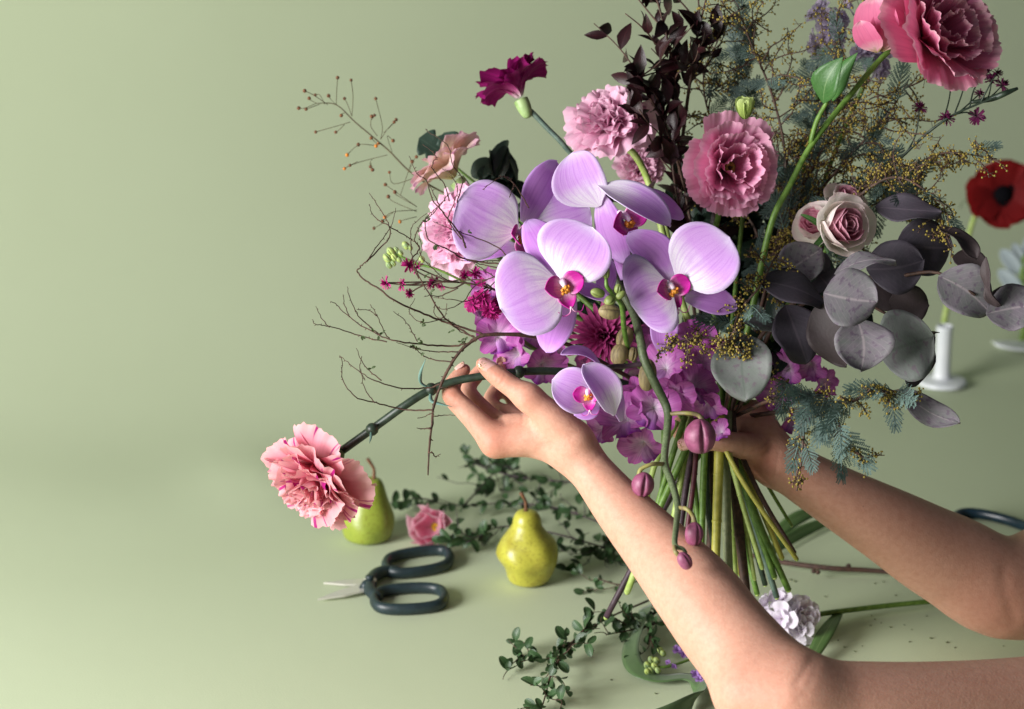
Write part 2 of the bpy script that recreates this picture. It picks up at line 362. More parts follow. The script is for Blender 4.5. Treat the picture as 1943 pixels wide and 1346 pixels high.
person = thing('person', 'bare arms of a person holding the bouquet and placing a carnation', 'person', W(1943, 1250, 2.1))
near = [
 ([chain([(2350, 1290, 2.08, 100), (1960, 1352, 1.98, 106), (1650, 1364, 1.92, 108), (1505, 1332, 1.91, 98), (1396, 1224, 1.95, 88), (1322, 1128, 1.99, 82), (1250, 1045, 2.04, 67), (1178, 964, 2.08, 53), (1118, 890, 2.11, 42), (1080, 852, 2.12, 40)], 5), chain([(1500, 1330, 1.89, 84), (1420, 1320, 1.90, 62)])], .03),
 ([chain([(1103, 872, 2.115, 40), (1040, 832, 2.125, 41), (942, 839, 2.13, 29)]), chain([(1085, 850, 2.12, 37), (950, 812, 2.165, 27)]), chain([(1085, 840, 2.14, 35), (966, 792, 2.195, 23)]),
   chain([(1090, 830, 2.15, 32), (990, 782, 2.215, 20)]), chain([(1090, 835, 2.108, 38), (1050, 795, 2.105, 31), (1003, 755, 2.105, 25)]), chain([(1005, 806, 2.135, 23), (965, 806, 2.145, 20)])], .012),
 ([chain([(940, 838, 2.13, 29), (895, 790, 2.145, 22.5), (857, 750, 2.16, 19.5), (862, 724, 2.168, 16), (881, 702, 2.172, 13)])], .006),
 ([chain([(1003, 755, 2.105, 26), (972, 735, 2.11, 21), (948, 717, 2.115, 20.5), (930, 703, 2.12, 18), (914, 691, 2.122, 13)])], .006),
 ([chain([(948, 812, 2.165, 22), (888, 745, 2.195, 17), (903, 715, 2.205, 15), (919, 694, 2.205, 12)])], .006),
 ([chain([(966, 795, 2.195, 21), (930, 766, 2.225, 16.5), (948, 728, 2.235, 15), (948, 692, 2.225, 11.5)])], .006),
 ([chain([(988, 784, 2.215, 19), (970, 745, 2.24, 14.5), (977, 712, 2.235, 13), (979, 690, 2.225, 11)])], .006)]
far = [
 ([chain([(2420, 880, 2.55, 100), (2140, 1010, 2.42, 102), (1935, 1116, 2.34, 99), (1800, 1062, 2.31, 89), (1690, 1000, 2.28, 74), (1590, 944, 2.26, 60), (1512, 898, 2.25, 50), (1475, 872, 2.25, 42), (1430, 825, 2.26, 40)], 5), chain([(1430, 800, 2.27, 42), (1395, 800, 2.27, 31)]), chain([(1475, 872, 2.25, 40), (1436, 832, 2.25, 40), (1398, 806, 2.25, 31)]), chain([(1462, 885, 2.245, 34), (1438, 880, 2.24, 26)])], .016),
 ([chain([(1400, 770, 2.28, 22), (1340, 762, 2.31, 18), (1290, 782, 2.29, 14)])], .006), ([chain([(1400, 796, 2.28, 22), (1340, 788, 2.31, 18), (1285, 803, 2.29, 14)])], .006),
 ([chain([(1400, 820, 2.28, 22), (1340, 812, 2.31, 17), (1288, 824, 2.285, 13)])], .006), ([chain([(1408, 842, 2.27, 20), (1350, 834, 2.3, 15), (1300, 845, 2.275, 12)])], .006),
 ([chain([(1425, 850, 2.225, 28), (1368, 838, 2.19, 20), (1330, 840, 2.18, 17), (1302, 842, 2.18, 13)])], .006)]
CREASE = {'near': [([(940, 733, 2.10), (950, 728, 2.095), (958, 712, 2.098)], .0012, .0007), ([(935, 727, 2.10), (944, 722, 2.095), (950, 706, 2.10)], .0011, .0006), ([(846, 762, 2.15), (858, 760, 2.14), (868, 752, 2.145)], .0014, .0006), ([(852, 770, 2.148), (866, 768, 2.135), (878, 760, 2.14)], .0014, .0005),
   ([(985, 775, 2.12), (992, 790, 2.105), (990, 806, 2.10)], .002, .0007), ([(945, 780, 2.128), (952, 792, 2.118), (958, 806, 2.112)], .002, .0005), ([(1085, 905, 2.10), (1110, 890, 2.08), (1140, 862, 2.075)], .002, .0004),
   ([(1540, 1252, 1.88), (1528, 1272, 1.88), (1512, 1300, 1.88)], .005, .0009), ([(1552, 1254, 1.88), (1540, 1290, 1.88), (1518, 1330, 1.88)], .004, .0004), ([(1000, 868, 2.10), (1030, 850, 2.085), (1080, 830, 2.075)], .007, .0008)],
 'far': [([(1460, 925, 2.23), (1470, 900, 2.215), (1478, 860, 2.215)], .002, .0009), ([(1410, 860, 2.215), (1440, 850, 2.21), (1462, 830, 2.215)], .002, .0008), ([(1418, 870, 2.215), (1445, 862, 2.21), (1466, 845, 2.215)], .002, .0006), ([(1905, 1080, 2.255), (1908, 1120, 2.245), (1925, 1180, 2.26)], .008, .0010)]}
FLUSH = {'near': [(857, 748, 2.15, 26, .7), (942, 840, 2.12, 34, .8), (948, 716, 2.10, 26, .6), (915, 693, 2.115, 20, .8), (882, 702, 2.165, 18, .8), (905, 712, 2.2, 20, .5), (1450, 1320, 1.84, 90, .25), (1003, 757, 2.09, 28, .4)], 'far': [(1440, 880, 2.23, 40, .8), (1302, 842, 2.18, 20, .6), (1900, 1180, 2.27, 90, .4), (1420, 840, 2.22, 30, .5)]}
for nm, g in (('near', near), ('far', far)):
    v, f = nets(g, .009, .0021)
    ea = np.concatenate([f[:, k] for k in range(4)]+[f[:, (k+1) % 4] for k in range(4)]); eb = np.concatenate([f[:, (k+1) % 4] for k in range(4)]+[f[:, k] for k in range(4)]); cn = np.bincount(ea, minlength=len(v))[:, None]
    hc = W(985, 775, 2.15) if nm == 'near' else W(1390, 815, 2.25); wt = np.clip((np.linalg.norm(v-hc, axis=1)-(.085 if nm == 'near' else .07))/.04, 0, 1)[:, None]
    for it in range(46):                                # relax the voxel surface, the plain forearm more than the hand
        av = np.stack([np.bincount(ea, v[eb, k], len(v)) for k in range(3)], 1)/cn; v = v+(.5 if it < 7 else .5*wt)*(av-v)
    fn = np.cross(v[f[:, 2]]-v[f[:, 0]], v[f[:, 3]]-v[f[:, 1]]); vn = np.zeros_like(v)
    for k in range(4): np.add.at(vn, f[:, k], fn)
    vn /= np.linalg.norm(vn, axis=1)[:, None]+1e-12; dsp = np.zeros(len(v)); flush = np.zeros(len(v))
    rel = v-CP; dp_ = rel@FV; uvp = np.stack([971.5+FX*(rel@RV)/dp_, 673-FX*(rel@UV)/dp_], 1)
    for poly, wd, dep in CREASE[nm]:
        c = cat([p[:2] for p in poly], 6); dd = np.min(np.stack([np.hypot(uvp[:, 0]-q[0], uvp[:, 1]-q[1]) for q in c]), axis=0)*px(1, poly[0][2])
        dsp -= dep*np.exp(-(dd/wd)**2)*np.clip(3*-(vn@FV)+.3, 0, 1)
    for u_, v_, d_, r_, k_ in FLUSH[nm]: flush += k_*np.exp(-(np.linalg.norm(v-W(u_, v_, d_), axis=1)/px(r_))**2)
    v = v+vn*dsp[:, None]
    b = MB(); b.add(v, f.tolist(), np.stack([np.clip(flush, 0, 1), flush*0], 1)); a = b.build('arm', SKIN, person); a['label'] = 'nearer bare arm, its hand pinching the carnation stem' if nm == 'near' else 'farther bare forearm, its hand gripping the bunch of stems'
    armo = a
    if nm == 'near': nearo = a
def nail(arm, c, tipdir, face, wpx, lpx, d):
    t = np.array(tipdir); M = frame(c, face, (0, 1, 0)); y = nrm(t-M[:3, 2]*np.dot(t, M[:3, 2])); M[:3, 1] = y; M[:3, 0] = np.cross(y, M[:3, 2])
    L, Wd = px(lpx, d), px(wpx, d); b = MB(); nu, nv = 7, 8; P = np.zeros((nv, nu, 3)); uv = np.zeros((nv, nu, 2))
    for j in range(nv):
        t = j/(nv-1)
        for i in range(nu):
            x = -1+2*i/(nu-1); wv = min(1, .75+.6*t)*(1 if t < .75 else math.sqrt(max(.12, 1-((t-.75)/.27)**2)))
            P[j, i] = (x*wv*Wd/2, (t-.5)*L, -.55*Wd/2*(x*wv)**2-.12*L*(2*t-1)**2*.5); uv[j, i] = ((x+1)/2, t)
    b.grid((P, uv), M); b.build('fingernail', NAIL, arm, solid=.0006)
nail(nearo, W(924, 699, 2.1205)+dc(.1, .55, .83)*px(17.5), dc(-1, .62, .15), dc(.1, .55, .83), 29, 36, 2.12)
nail(nearo, W(878, 702, 2.171)+dc(-.55, .75, .35)*px(13.5), dc(.72, .7, 0), dc(-.55, .75, .35), 18, 22, 2.17)
nail(nearo, W(949, 688, 2.223), dc(.1, 1, 0), dc(-.2, .4, -.9), 18, 26, 2.22)
nail(nearo, W(979, 686, 2.223), dc(.2, 1, 0), dc(-.6, .4, -.6), 17, 24, 2.22)
nail(armo, W(1299, 842, 2.1715), dc(-1, -.1, .1), dc(-.1, .2, 1), 24, 27, 2.18)
# ------------------------------------------------------------------ still life on the table
def pear_mat(name, c1, c2, c3):
    m = NT(name); o = m.ob(); uv = m.n('ShaderNodeSeparateXYZ'); m.l(m.uv(), uv.inputs[0])
    col = m.mix(m.noise(o, 22, 4), hx(c1), hx(c2)); a = m.n('ShaderNodeMapRange', i_From_Min=.5, i_From_Max=.68); m.l(m.noise(o, 30, 4, .6), a.inputs[0])
    col = m.mix(m.math('MULTIPLY', a.outputs[0], .55), col, hx(c3)); s = m.n('ShaderNodeMapRange', i_From_Min=.56, i_From_Max=.64); m.l(m.noise(o, 260, 2), s.inputs[0])
    col = m.mix(m.math('MULTIPLY', s.outputs[0], .35), col, hx('#6b5a1c')); m.l(col, m.p.inputs['Base Color']); m.p.inputs['Roughness'].default_value = .33; m.p.inputs['Specular IOR Level'].default_value = .5
    m.bump(m.noise(o, 70, 3), .35, .002); return m.m
STALK = plain('stalk', '#5b3a26', '#7a5134', 200, .7)
def pear(name, label, u, v, prf, mat, stalk, seed, lump, lean=0.):
    c = T(u, v); R = np.random.RandomState(seed); ph = R.rand(6)*6.28
    root = thing(name, label, 'pear', c, 'pears on the green paper')
    def fn(q, a, t):
        k = 1+lump*1.6*mathutils.noise.noise(Vector(q)*30+Vector((seed*3., 0, 0)))*math.sin(PI*min(1, t*1.05))+lump*.5*(.6*math.sin(2*a+ph[0]+3*t)+.5*math.sin(3*a+ph[1]-4*t)+.4*math.sin(5*a+ph[2]+9*t))*math.sin(PI*min(1, t*1.1))
        return np.array([q[0]*k+lean*t*t, q[1]*k, q[2]])
    b = MB(); M = np.eye(4); M[:3, 3] = c; b.lathe(cat([(px(r, 2.5), px(z, 2.45)) for r, z in prf], 4), M, 40, fn); b.build('fruit', mat, root)
    top = c+np.array([lean, 0, px(prf[-1][1]-4, 2.45)])
    st = [top+RV*px(du)+np.array([0, 0, px(dz)]) for du, dz in stalk]
    MB().tube(st, [px(5), px(4), px(3.4), px(4.6)], 8, 4).build('stalk', STALK, root)
pear('pear', 'lumpy ripe yellow pear standing upright in front of the leafy sprigs', 1002, 1104,
     [(.5, 1), (22, 0), (36, 5), (44, 18), (50, 32), (59, 52), (60, 68), (54, 88), (39, 106), (29, 121), (26, 136), (20, 147), (8, 152), (.5, 149)], pear_mat('yellow_pear_skin', '#aaa83c', '#bdb848', '#8f7a2c'),
     [(0, -4), (-1, 14), (-2, 30), (-12, 50)], 3, .10, -px(4, 2.5))
pear('pear', 'smooth green pear partly hidden behind the hanging striped carnation', 697, 1022,
     [(.5, 1), (30, 0), (46, 6), (53, 24), (55, 42), (50, 62), (42, 82), (34, 102), (28, 118), (21, 129), (10, 134), (.5, 131)], pear_mat('green_pear_skin', '#8b9a34', '#98a545', '#74852f'),
     [(0, -4), (2, 16), (1, 34), (-13, 58)], 5, .05, px(15, 2.5))
HAND = plain('dark_handle', '#1d2a2d', '#233338', 90, .42, .1); STEEL = plain('blade_steel', '#d2cfc6', None, 90, .35, .05, .35)
def scissors(label, f, loops, pivot, blades, hmat, group):
    root = thing('scissors', label, 'scissors', f(*pivot, 0), group)
    for loop, arm in loops:
        b = MB(); P = [f(u, v, z) for u, v, z in loop]; b.tube(P, .0060, 10, 4, closed=True, flat=1.3, nrmv=(0, 0, 1))
        Q = [f(u, v, z) for u, v, z in arm]; b.tube(Q, [.0075, .0085, .0075, .005][:len(Q)], 10, 4, flat=1., nrmv=(0, 0, 1)); b.build('handle', hmat, root)
    for (bu, bv), (tu, tv), wv, z in blades:
        A = f(bu, bv, z); B = f(tu, tv, z*.6); D = B-A; s = nrm(np.cross(D, (0, 0, 1))); b = MB(); h = np.array([0, 0, .0012])
        out = [A-s*wv, A+s*wv, A+D*.6+s*wv*.55, B, A+D*.55-s*wv*.8]; n = len(out)
        b.add([p-h for p in out]+[p+h for p in out], [tuple(range(n))[::-1], tuple(range(n, 2*n))]+[(i, (i+1) % n, n+(i+1) % n, n+i) for i in range(n)])
        b.build('blade', STEEL, root, smooth=False)
    c = f(*pivot, .012); b = MB(); M = np.eye(4); M[:3, 3] = c-np.array([0, 0, .006]); b.lathe([(.001, 0), (.0085, 0), (.0085, .008), (.006, .0095), (.001, .0095)], M, 20); b.build('pivot_screw', STEEL, root)
    M[:3, 3] = c+np.array([0, 0, .0025]); b = MB(); b.lathe([(.0005, 0), (.0055, 0), (.0055, .005), (.004, .006), (.0005, .006)], M, 16); b.build('pivot_cap', hmat, root)
def oval(cu, cv, a, b, rot, z, n=12, sq=2.6):
    o = []
    for k in range(n):
        t = 2*PI*k/n; x = a*math.copysign(abs(math.cos(t))**(2/sq), math.cos(t)); y = b*math.copysign(abs(math.sin(t))**(2/sq), math.sin(t))
        o.append((cu+x*math.cos(rot)-y*math.sin(rot), cv+x*math.sin(rot)+y*math.cos(rot), z))
    return o
scissors('dark handled florist scissors lying open on the green paper', T,
         [(oval(793, 1066, 62, 19, -.14, .008), [(692, 1117, .008), (712, 1092, .009), (736, 1083, .009), (760, 1082, .008)]),
          (oval(777, 1136, 67, 20, -.05, .008), [(706, 1100, .008), (702, 1118, .009), (712, 1130, .009), (722, 1136, .008)])],
         (702, 1103), [((700, 1112), (603, 1138), .0125, .007), ((704, 1104), (614, 1107), .010, .004)], HAND, 'scissors')
BLUEH = plain('blue_handle', '#12222c', '#17303d', 90, .3, .1)
scissors('blue handled scissors on the paper, mostly hidden behind the farther arm', T,
         [(oval(1888, 1013, 84, 31, .25, .008), [(2030, 1065, .008), (2000, 1052, .009), (1975, 1042, .009), (1950, 1034, .008)]),
          (oval(1858, 1085, 80, 27, .1, .008), [(2030, 1080, .008), (2000, 1090, .009), (1960, 1092, .009), (1930, 1090, .008)])],
         (2030, 1072), [((2030, 1072), (2160, 1090), .0065, .007), ((2030, 1072), (2150, 1120), .006, .004)], BLUEH, 'scissors')
# vases
WHITE = plain('white_ceramic', '#d9dde2', '#e2e5e8', 30, .35, .05, px(15, 2.5))
def up(c, z=0.):
    M = np.eye(4); M[:3, 3] = np.array(c)+np.array([0, 0, z]); return M
vb = T(1786, 728); dv = (vb-CP)@FV
vase = thing('bud_vase', 'white candlestick shaped bud vase holding the red anemone', 'vase', vb)
b = MB(); b.lathe(cat([(.001, 0), (px(44, dv), 0), (px(46, dv), px(5, dv)), (px(44, dv), px(9, dv)), (px(22, dv), px(12, dv)), (px(16, dv), px(22, dv)), (px(15, dv), px(90, dv)), (px(16, dv), px(112, dv)), (px(13, dv), px(113, dv)), (px(11, dv), px(100, dv)), (.001, px(98, dv))], 3), up(vb), 32); b.build('body', WHITE, vase)
pb = T(1938, 664); dp = (pb-CP)@FV
pl = thing('pedestal_dish', 'round white footed dish at the right edge behind the bouquet', 'dish', pb)
b = MB(); r = px(60, dp); b.lathe(cat([(.001, 0), (r*.5, 0), (r*.5, px(6, dp)), (r*.42, px(9, dp)), (r*.98, px(14, dp)), (r, px(18, dp)), (r*.97, px(20, dp)), (.001, px(18, dp))], 3), up(pb), 40); b.build('plate', WHITE, pl)
GST = plain('green_stem', '#5d7d2e', '#7d9a45', 120, .5); PALE = leaf_mat('pale_petal', '#c3d2da', '#dbe4e6', None, .6, .3)
wp = thing('white_flower', 'pale white petalled stem standing on the white dish', 'flower', pb+np.array([0, 0, px(18, dp)]))
b = MB(); b.tube([pb+np.array([0, 0, px(18, dp)]), W(1946, 600, dp), W(1940, 530, dp), W(1943, 480, dp)], px(6, dp), 8); b.build('stem', GST, wp)
for (bu, bv), (tu, tv), wd in (((1938, 520), (1898, 474), 30), ((1942, 560), (1894, 512), 30), ((1944, 520), (1985, 470), 30), ((1944, 560), (1990, 515), 30), ((1941, 500), (1922, 462), 22), ((1942, 500), (1962, 440), 28)):
    MB().grid(leafgrid(W(bu, bv, dp), W(tu, tv, dp-.01), px(wd, dp), -FV, 'oval', cup=.25)).build('petal', PALE, wp, solid=.0008)
# ------------------------------------------------------------------ flowers
STEM = {k: plain('stem_'+k, *v) for k, v in dict(green=('#4d6e26', '#6a8c3a', 150, .5), pale=('#90a850', '#b0c074', 150, .5), dark=('#1a261d', '#2b3b2d', 150, .45), brown=('#38261f', '#52382c', 180, .7), purple=('#4a3440', '#33222b', 150, .55),
    grey=('#6d7654', '#848a66', 150, .6), yellow=('#98963a', '#b0aa4c', 120, .5), twig=('#2e1b14', '#4e3022', 260, .75), orchid=('#4d5b3c', '#667352', 420, .5), blue=('#42564f', '#5a6d5f', 150, .5), red=('#4a1826', '#5d2330', 150, .5)).items()}
GRIP = (1372, 800, 2.235)
def ring_flower(parent, M, rings, seed=0, name='petal', solid=.0004, key=''):
    R = np.random.RandomState(seed); k = 0
    for ri, r in enumerate(rings):
        nv = min(r.get('var', 3), r['n']); ms = []
        for v in range(nv):
            g = fan(r['L'], r['W'], r['th0'], r['th1'], r.get('edge', .2), r.get('w0', .14), r.get('wp', .8), r.get('cup', .2), r.get('ruf', .1), r.get('rk', 3), r.get('tooth', .04), seed*91+ri*13+v, r.get('nu', 13), r.get('nv', 8), r.get('r0', .0006), r.get('z0', 0), r.get('bend', 1))
            ms.append(MB().grid(g).mesh(name, r['mat']))
        for i in range(r['n']):
            a = 2*PI*(i+r.get('off', 0)+.28*(R.rand()-.5)*r.get('jit', 1))/r['n']*r.get('arc', 1)+r.get('a0', 0)
            J = rotz(a)@roty((R.rand()-.5)*r.get('tilt', .25))@rotx((R.rand()-.5)*r.get('tw', .3)); s = 1+(R.rand()-.5)*.22; J[:3, :3] *= s
            link(name, ms[i % nv], parent, M@J, solid=solid*0)
            k += 1
def calyx(parent, M, r, L, mat, z=0, name='calyx'):
    b = MB(); b.lathe(cat([(.02*r, -L), (r*.45, -L*.97), (r*.8, -L*.75), (r, -L*.35), (r*1.02, 0), (r*.9, L*.08), (.1*r, L*.05)], 3), M@np.array([[1, 0, 0, 0], [0, 1, 0, 0], [0, 0, 1, z], [0, 0, 0, 1.]]), 14); return b.build(name, mat, parent)
def stem_to(parent, pts, r0, r1, mat, n=5):
    b = MB(); b.tube(pts, np.linspace(r0, r1, len(pts)), 8, n); return b.build('stem', mat, parent)
CALYX = plain('calyx_green', '#3f5536', '#5f7448', 120, .5); CALPALE = plain('calyx_pale', '#7d9a5a', '#9ab278', 120, .5)
# -- the striped carnation held in the hand
PEACH = petal_mat('striped_petal', [(0, '#d8ac8c'), (.3, '#e6949a'), (.75, '#ec98aa'), (1, '#f0b8bc')], vein=.12, vcol='#b8607a', streak='#b3207f', trans=.42, stlo=.62, strf=13)
def carnation(name, label, c, face, R, stem, smat, mat, seed, full=1., upv=(0, 1, 0), cal=CALYX, sr=4.5, d=2.15, nodes=(), rings=None, group=None, cs=1.):
    root = thing(name, label, 'flower', c, group); M = frame(c, face, upv)
    rings = rings or [dict(n=7, L=1.02*R, W=1.3*R, th0=.5, th1=2.0, ruf=.10, rk=4, z0=-.30*R), dict(n=8, L=1.0*R, W=1.2*R, th0=.35, th1=1.65, ruf=.13, rk=4.4, z0=-.25*R), dict(n=8, L=.92*R, W=1.05*R, th0=.25, th1=1.3, ruf=.16, rk=4.6, z0=-.2*R),
             dict(n=8, L=.8*R, W=.85*R, th0=.15, th1=.95, ruf=.2, rk=5, z0=-.15*R), dict(n=8, L=.68*R, W=.7*R, th0=.05, th1=.6, ruf=.24, rk=5, z0=-.12*R), dict(n=6, L=.58*R, W=.55*R, th0=0, th1=.3, ruf=.26, rk=5, z0=-.1*R)]
    for r in rings: r.setdefault('mat', mat); r.setdefault('tooth', .05); r.setdefault('edge', .2); r.setdefault('w0', .16); r.setdefault('nu', 21); r.setdefault('nv', 9); r.setdefault('tilt', .4); r.setdefault('tw', .5)
    ring_flower(root, M, rings, seed); calyx(root, M, .2*R*cs, .5*R*cs, cal, -.22*R)
    if stem is not None:
        st = stem_to(root, [M[:3, 3]-M[:3, 2]*R*(.25+.42*cs if cs < 1 else .7)]+stem, px(sr, d), px(sr*.9, d), smat)
        for q in nodes: MB().ball(q, px(sr*1.55, d), 8, 6).build('stem_node', smat, root)
    return root, M
f0 = dc(-.52, -.66, .5); c0 = W(610, 902, 2.15)
Rh = px(126)
HELD = [dict(n=6, L=.98*Rh, W=1.35*Rh, th0=.5, th1=2.55, ruf=.07, rk=3, z0=-.30*Rh, cup=.1), dict(n=7, L=.95*Rh, W=1.3*Rh, th0=.4, th1=1.8, ruf=.09, rk=3.2, z0=-.25*Rh), dict(n=7, L=.9*Rh, W=1.15*Rh, th0=.3, th1=1.35, ruf=.11, rk=3.6, z0=-.2*Rh), dict(n=7, L=.8*Rh, W=.95*Rh, th0=.2, th1=.95, ruf=.14, rk=4, z0=-.15*Rh), dict(n=7, L=.7*Rh, W=.8*Rh, th0=.1, th1=.55, ruf=.18, rk=4.4, z0=-.12*Rh), dict(n=5, L=.6*Rh, W=.6*Rh, th0=0, th1=.2, ruf=.2, rk=4.4, z0=-.1*Rh)]
for r in HELD: r.update(tooth=.028, edge=.26, w0=.2, wp=.7, nu=31, nv=12, tilt=.3, tw=.4, var=5)
carn, M = carnation('carnation', 'big pink and cream carnation streaked with magenta, held out on its long dark stem', c0, f0, px(126), [W(722, 803, 2.158), W(765, 772, 2.15), W(815, 741, 2.15), W(870, 722, 2.15), W(940, 711, 2.148), W(1000, 705, 2.16), W(1080, 706, 2.17), W(1160, 720, 2.2), W(1290, 770, 2.23)], STEM['dark'], PEACH, 11, sr=8.2, cs=.62, rings=HELD, nodes=[W(706, 815, 2.15), W(818, 739, 2.15), W(985, 706, 2.157)])
BLUELEAF = leaf_mat('glaucous_leaf', '#5d8076', '#6f9085', None, .5, .1)
for pts, wd in (([W(822, 738, 2.15), W(800, 728, 2.148), W(798, 708, 2.145), W(808, 681, 2.14)], 9), ([W(818, 742, 2.149), W(818, 760, 2.14), W(836, 767, 2.135), W(858, 772, 2.13)], 10), ([W(704, 815, 2.149), W(704, 828, 2.14), W(701, 842, 2.14)], 6)):
    c = cat(pts, 5); b = MB(); b.tube(c, [px(wd/2)*max(.1, math.sin(PI*(.12+.88*k/(len(c)-1)))) for k in range(len(c))], 6, 0, flat=.35, nrmv=dc(.2, .8, .5)); b.build('leaf', BLUELEAF, carn)
# -- other carnations
MAG = petal_mat('magenta_petal', [(0, '#ecd6dc'), (.2, '#cc5a9e'), (.45, '#9c1a70'), (1, '#8a1462')], vein=.3, vcol='#4d0636', trans=.3)
carnation('carnation', 'magenta carnation seen from behind, topmost at the left of the bouquet', W(983, 178, 2.3), dc(-.38, .86, -.05), px(70, 2.3), [W(1003, 208, 2.3), W(1040, 245, 2.3), W(1075, 282, 2.3), W(1140, 370, 2.32), W(1250, 600, 2.28), W(*GRIP)], STEM['blue'], MAG, 21, cal=CALPALE, sr=5.5, d=2.3,
          rings=[dict(n=6, L=px(84, 2.3), W=px(92, 2.3), th0=.35, th1=2.0, ruf=.10, rk=4, z0=-.004), dict(n=6, L=px(78, 2.3), W=px(80, 2.3), th0=.3, th1=1.4, ruf=.12, rk=4)])
CREAM = petal_mat('cream_petal', [(0, '#dcd4a0'), (.35, '#f2dcca'), (.75, '#f0d2c8'), (1, '#e2b4c6')], vein=.25, vcol='#a07078', streak='#a34a92', trans=.42, stlo=.8)
carnation('carnation', 'faded cream carnation with purple edges among thin twigs', W(858, 332, 2.33), dc(-.5, .62, -.02), px(78, 2.33), [W(885, 372, 2.33), W(980, 460, 2.33), W(1200, 650, 2.28), W(*GRIP)], STEM['green'], CREAM, 23, cal=CALPALE, sr=5, d=2.33,
          rings=[dict(n=8, L=px(92, 2.33), W=px(100, 2.33), th0=.4, th1=2.1, ruf=.08, rk=3, z0=-.004), dict(n=7, L=px(84, 2.33), W=px(84, 2.33), th0=.3, th1=1.5, ruf=.1, rk=3.4)])
PINK = petal_mat('soft_pink_petal', [(0, '#e4e4cc'), (.2, '#efc8da'), (.6, '#ecb0cf'), (1, '#f3c8de')], vein=.15, vcol='#b45a90', trans=.35)
carnation('carnation', 'pale pink ruffled carnation tucked left of the large orchids', W(872, 440, 2.27), dc(-.62, .12, .6), px(92, 2.27), [W(960, 500, 2.3), W(1200, 680, 2.28), W(*GRIP)], STEM['green'], PINK, 29, sr=5, d=2.27)
STOCKP = petal_mat('shell_pink_petal', [(0, '#dcdec6'), (.25, '#ecc6d6'), (.7, '#e8b0cc'), (1, '#f0c6da')], vein=.2, vcol='#9c5082', trans=.35)
carnation('carnation', 'pink shaggy carnation above the orchids, left of the dark burgundy leaves', W(1160, 238, 2.28), dc(-.3, .5, .7), px(92, 2.28), [W(1205, 295, 2.3), W(1235, 360, 2.31), W(1290, 560, 2.28), W(*GRIP)], STEM['pale'], STOCKP, 31, sr=7.5, d=2.28)
carnation('carnation', 'small shaded pink carnation peeping out below the shaggy one', W(1215, 318, 2.36), dc(.1, .2, .9), px(52, 2.36), [W(1255, 400, 2.36), W(1300, 600, 2.3), W(*GRIP)], STEM['pale'], STOCKP, 33, sr=5, d=2.36)
# -- lisianthus
LIS = petal_mat('lisianthus_petal', [(0, '#7f7a3a'), (.14, '#c99aa0'), (.4, '#e096b8'), (.8, '#e294b8'), (1, '#ecb4cc')], vein=.22, vcol='#9c3f74', trans=.3)
def lisianthus(label, c, face, R, stem, seed, mat=LIS, upv=(0, 1, 0), sr=5, d=2.2, eye=True, opening=1.):
    root = thing('lisianthus', label, 'flower', c); M = frame(c, face, upv); o = opening
    com = dict(mat=mat, edge=.24, w0=.3, wp=.62, tooth=.03, nu=41, nv=12, tilt=.25, tw=.3)
    rings = [dict(n=4, L=1.22*R, W=1.75*R, th0=.8, th1=1.6*o, ruf=.05, rk=5, z0=-.42*R, bend=.7), dict(n=4, L=1.18*R, W=1.65*R, th0=.75, th1=1.1*o, ruf=.055, rk=5, z0=-.42*R), dict(n=4, L=1.1*R, W=1.4*R, th0=.7, th1=.7*o, ruf=.06, rk=5, z0=-.42*R),
             dict(n=4, L=1.02*R, W=1.15*R, th0=.6, th1=.32*o, ruf=.065, rk=5, z0=-.42*R), dict(n=3, L=.92*R, W=.85*R, th0=.45, th1=.05, ruf=.07, rk=5, z0=-.42*R)]
    for r in rings: r.update(com)
    ring_flower(root, M, rings, seed); calyx(root, M, .13*R, .25*R, CALPALE, -.42*R)
    b = MB()
    for k in range(9):
        a = k*2.4; b.ball(M[:3, 3]+M[:3, :3]@np.array([.09*R*math.cos(a), .09*R*math.sin(a), -.1*R]), .05*R, 6, 4)
    b.build('stamens', STEM['yellow'], root)
    if stem: stem_to(root, [M[:3, 3]-M[:3, 2]*R*.5]+stem, px(sr, d), px(sr*1.3, d), STEM['green'])
    return root, M
DEEP = petal_mat('deep_pink_petal', [(0, '#8a8040'), (.14, '#cf9aa4'), (.4, '#d2698f'), (.85, '#da7a9f'), (1, '#ecb4c4')], vein=.22, vcol='#8c2a5a', trans=.25)
l1, M1 = lisianthus('double pink lisianthus facing the camera right of the burgundy leaves', W(1388, 318, 2.19), dc(.3, -.02, .92), px(90, 2.19), [W(1365, 400, 2.26), W(1350, 500, 2.28), W(*GRIP)], 41)
l2, M2 = lisianthus('large deep pink lisianthus at the top right on a tall green stem', W(1785, 62, 2.17), dc(.5, .25, .78), px(112, 2.17), [W(1690, 95, 2.2), W(1610, 185, 2.2), W(1540, 275, 2.2), W(1500, 350, 2.2), W(1462, 430, 2.2), W(1420, 620, 2.22), W(*GRIP)], 43, DEEP, sr=5.2)
for (bu, bv), (tu, tv), wd, nn in (((1672, 98), (1660, -6), 92, dc(-.5, .1, .85)), ((1672, 98), (1700, 10), 70, dc(-.2, .1, .9)), ((1665, 100), (1632, 40), 60, dc(-.7, 0, .7))):
    MB().grid(leafgrid(W(bu, bv, 2.18), W(tu, tv, 2.16), px(wd), nn, 'orch', cup=.2, ruf=.05, nu=15)).build('petal', DEEP, l2)
LGRN = leaf_mat('green_leaf', '#3c6a32', '#4d7a3d', '#7f9c68', .4, .15)
for (bu, bv), (tu, tv), wd, d, cp in (((1562, 196), (1600, 108), 62, 2.17, .25), ((1580, 192), (1628, 100), 40, 2.2, -.3)):
    MB().grid(leafgrid(W(bu, bv, d), W(tu, tv, d-.03), px(wd), dc(-.4, .2, .9), 'lance', cup=cp, bulge=.12, skew=-.06)).build('leaf', LGRN, l2, solid=.0006)
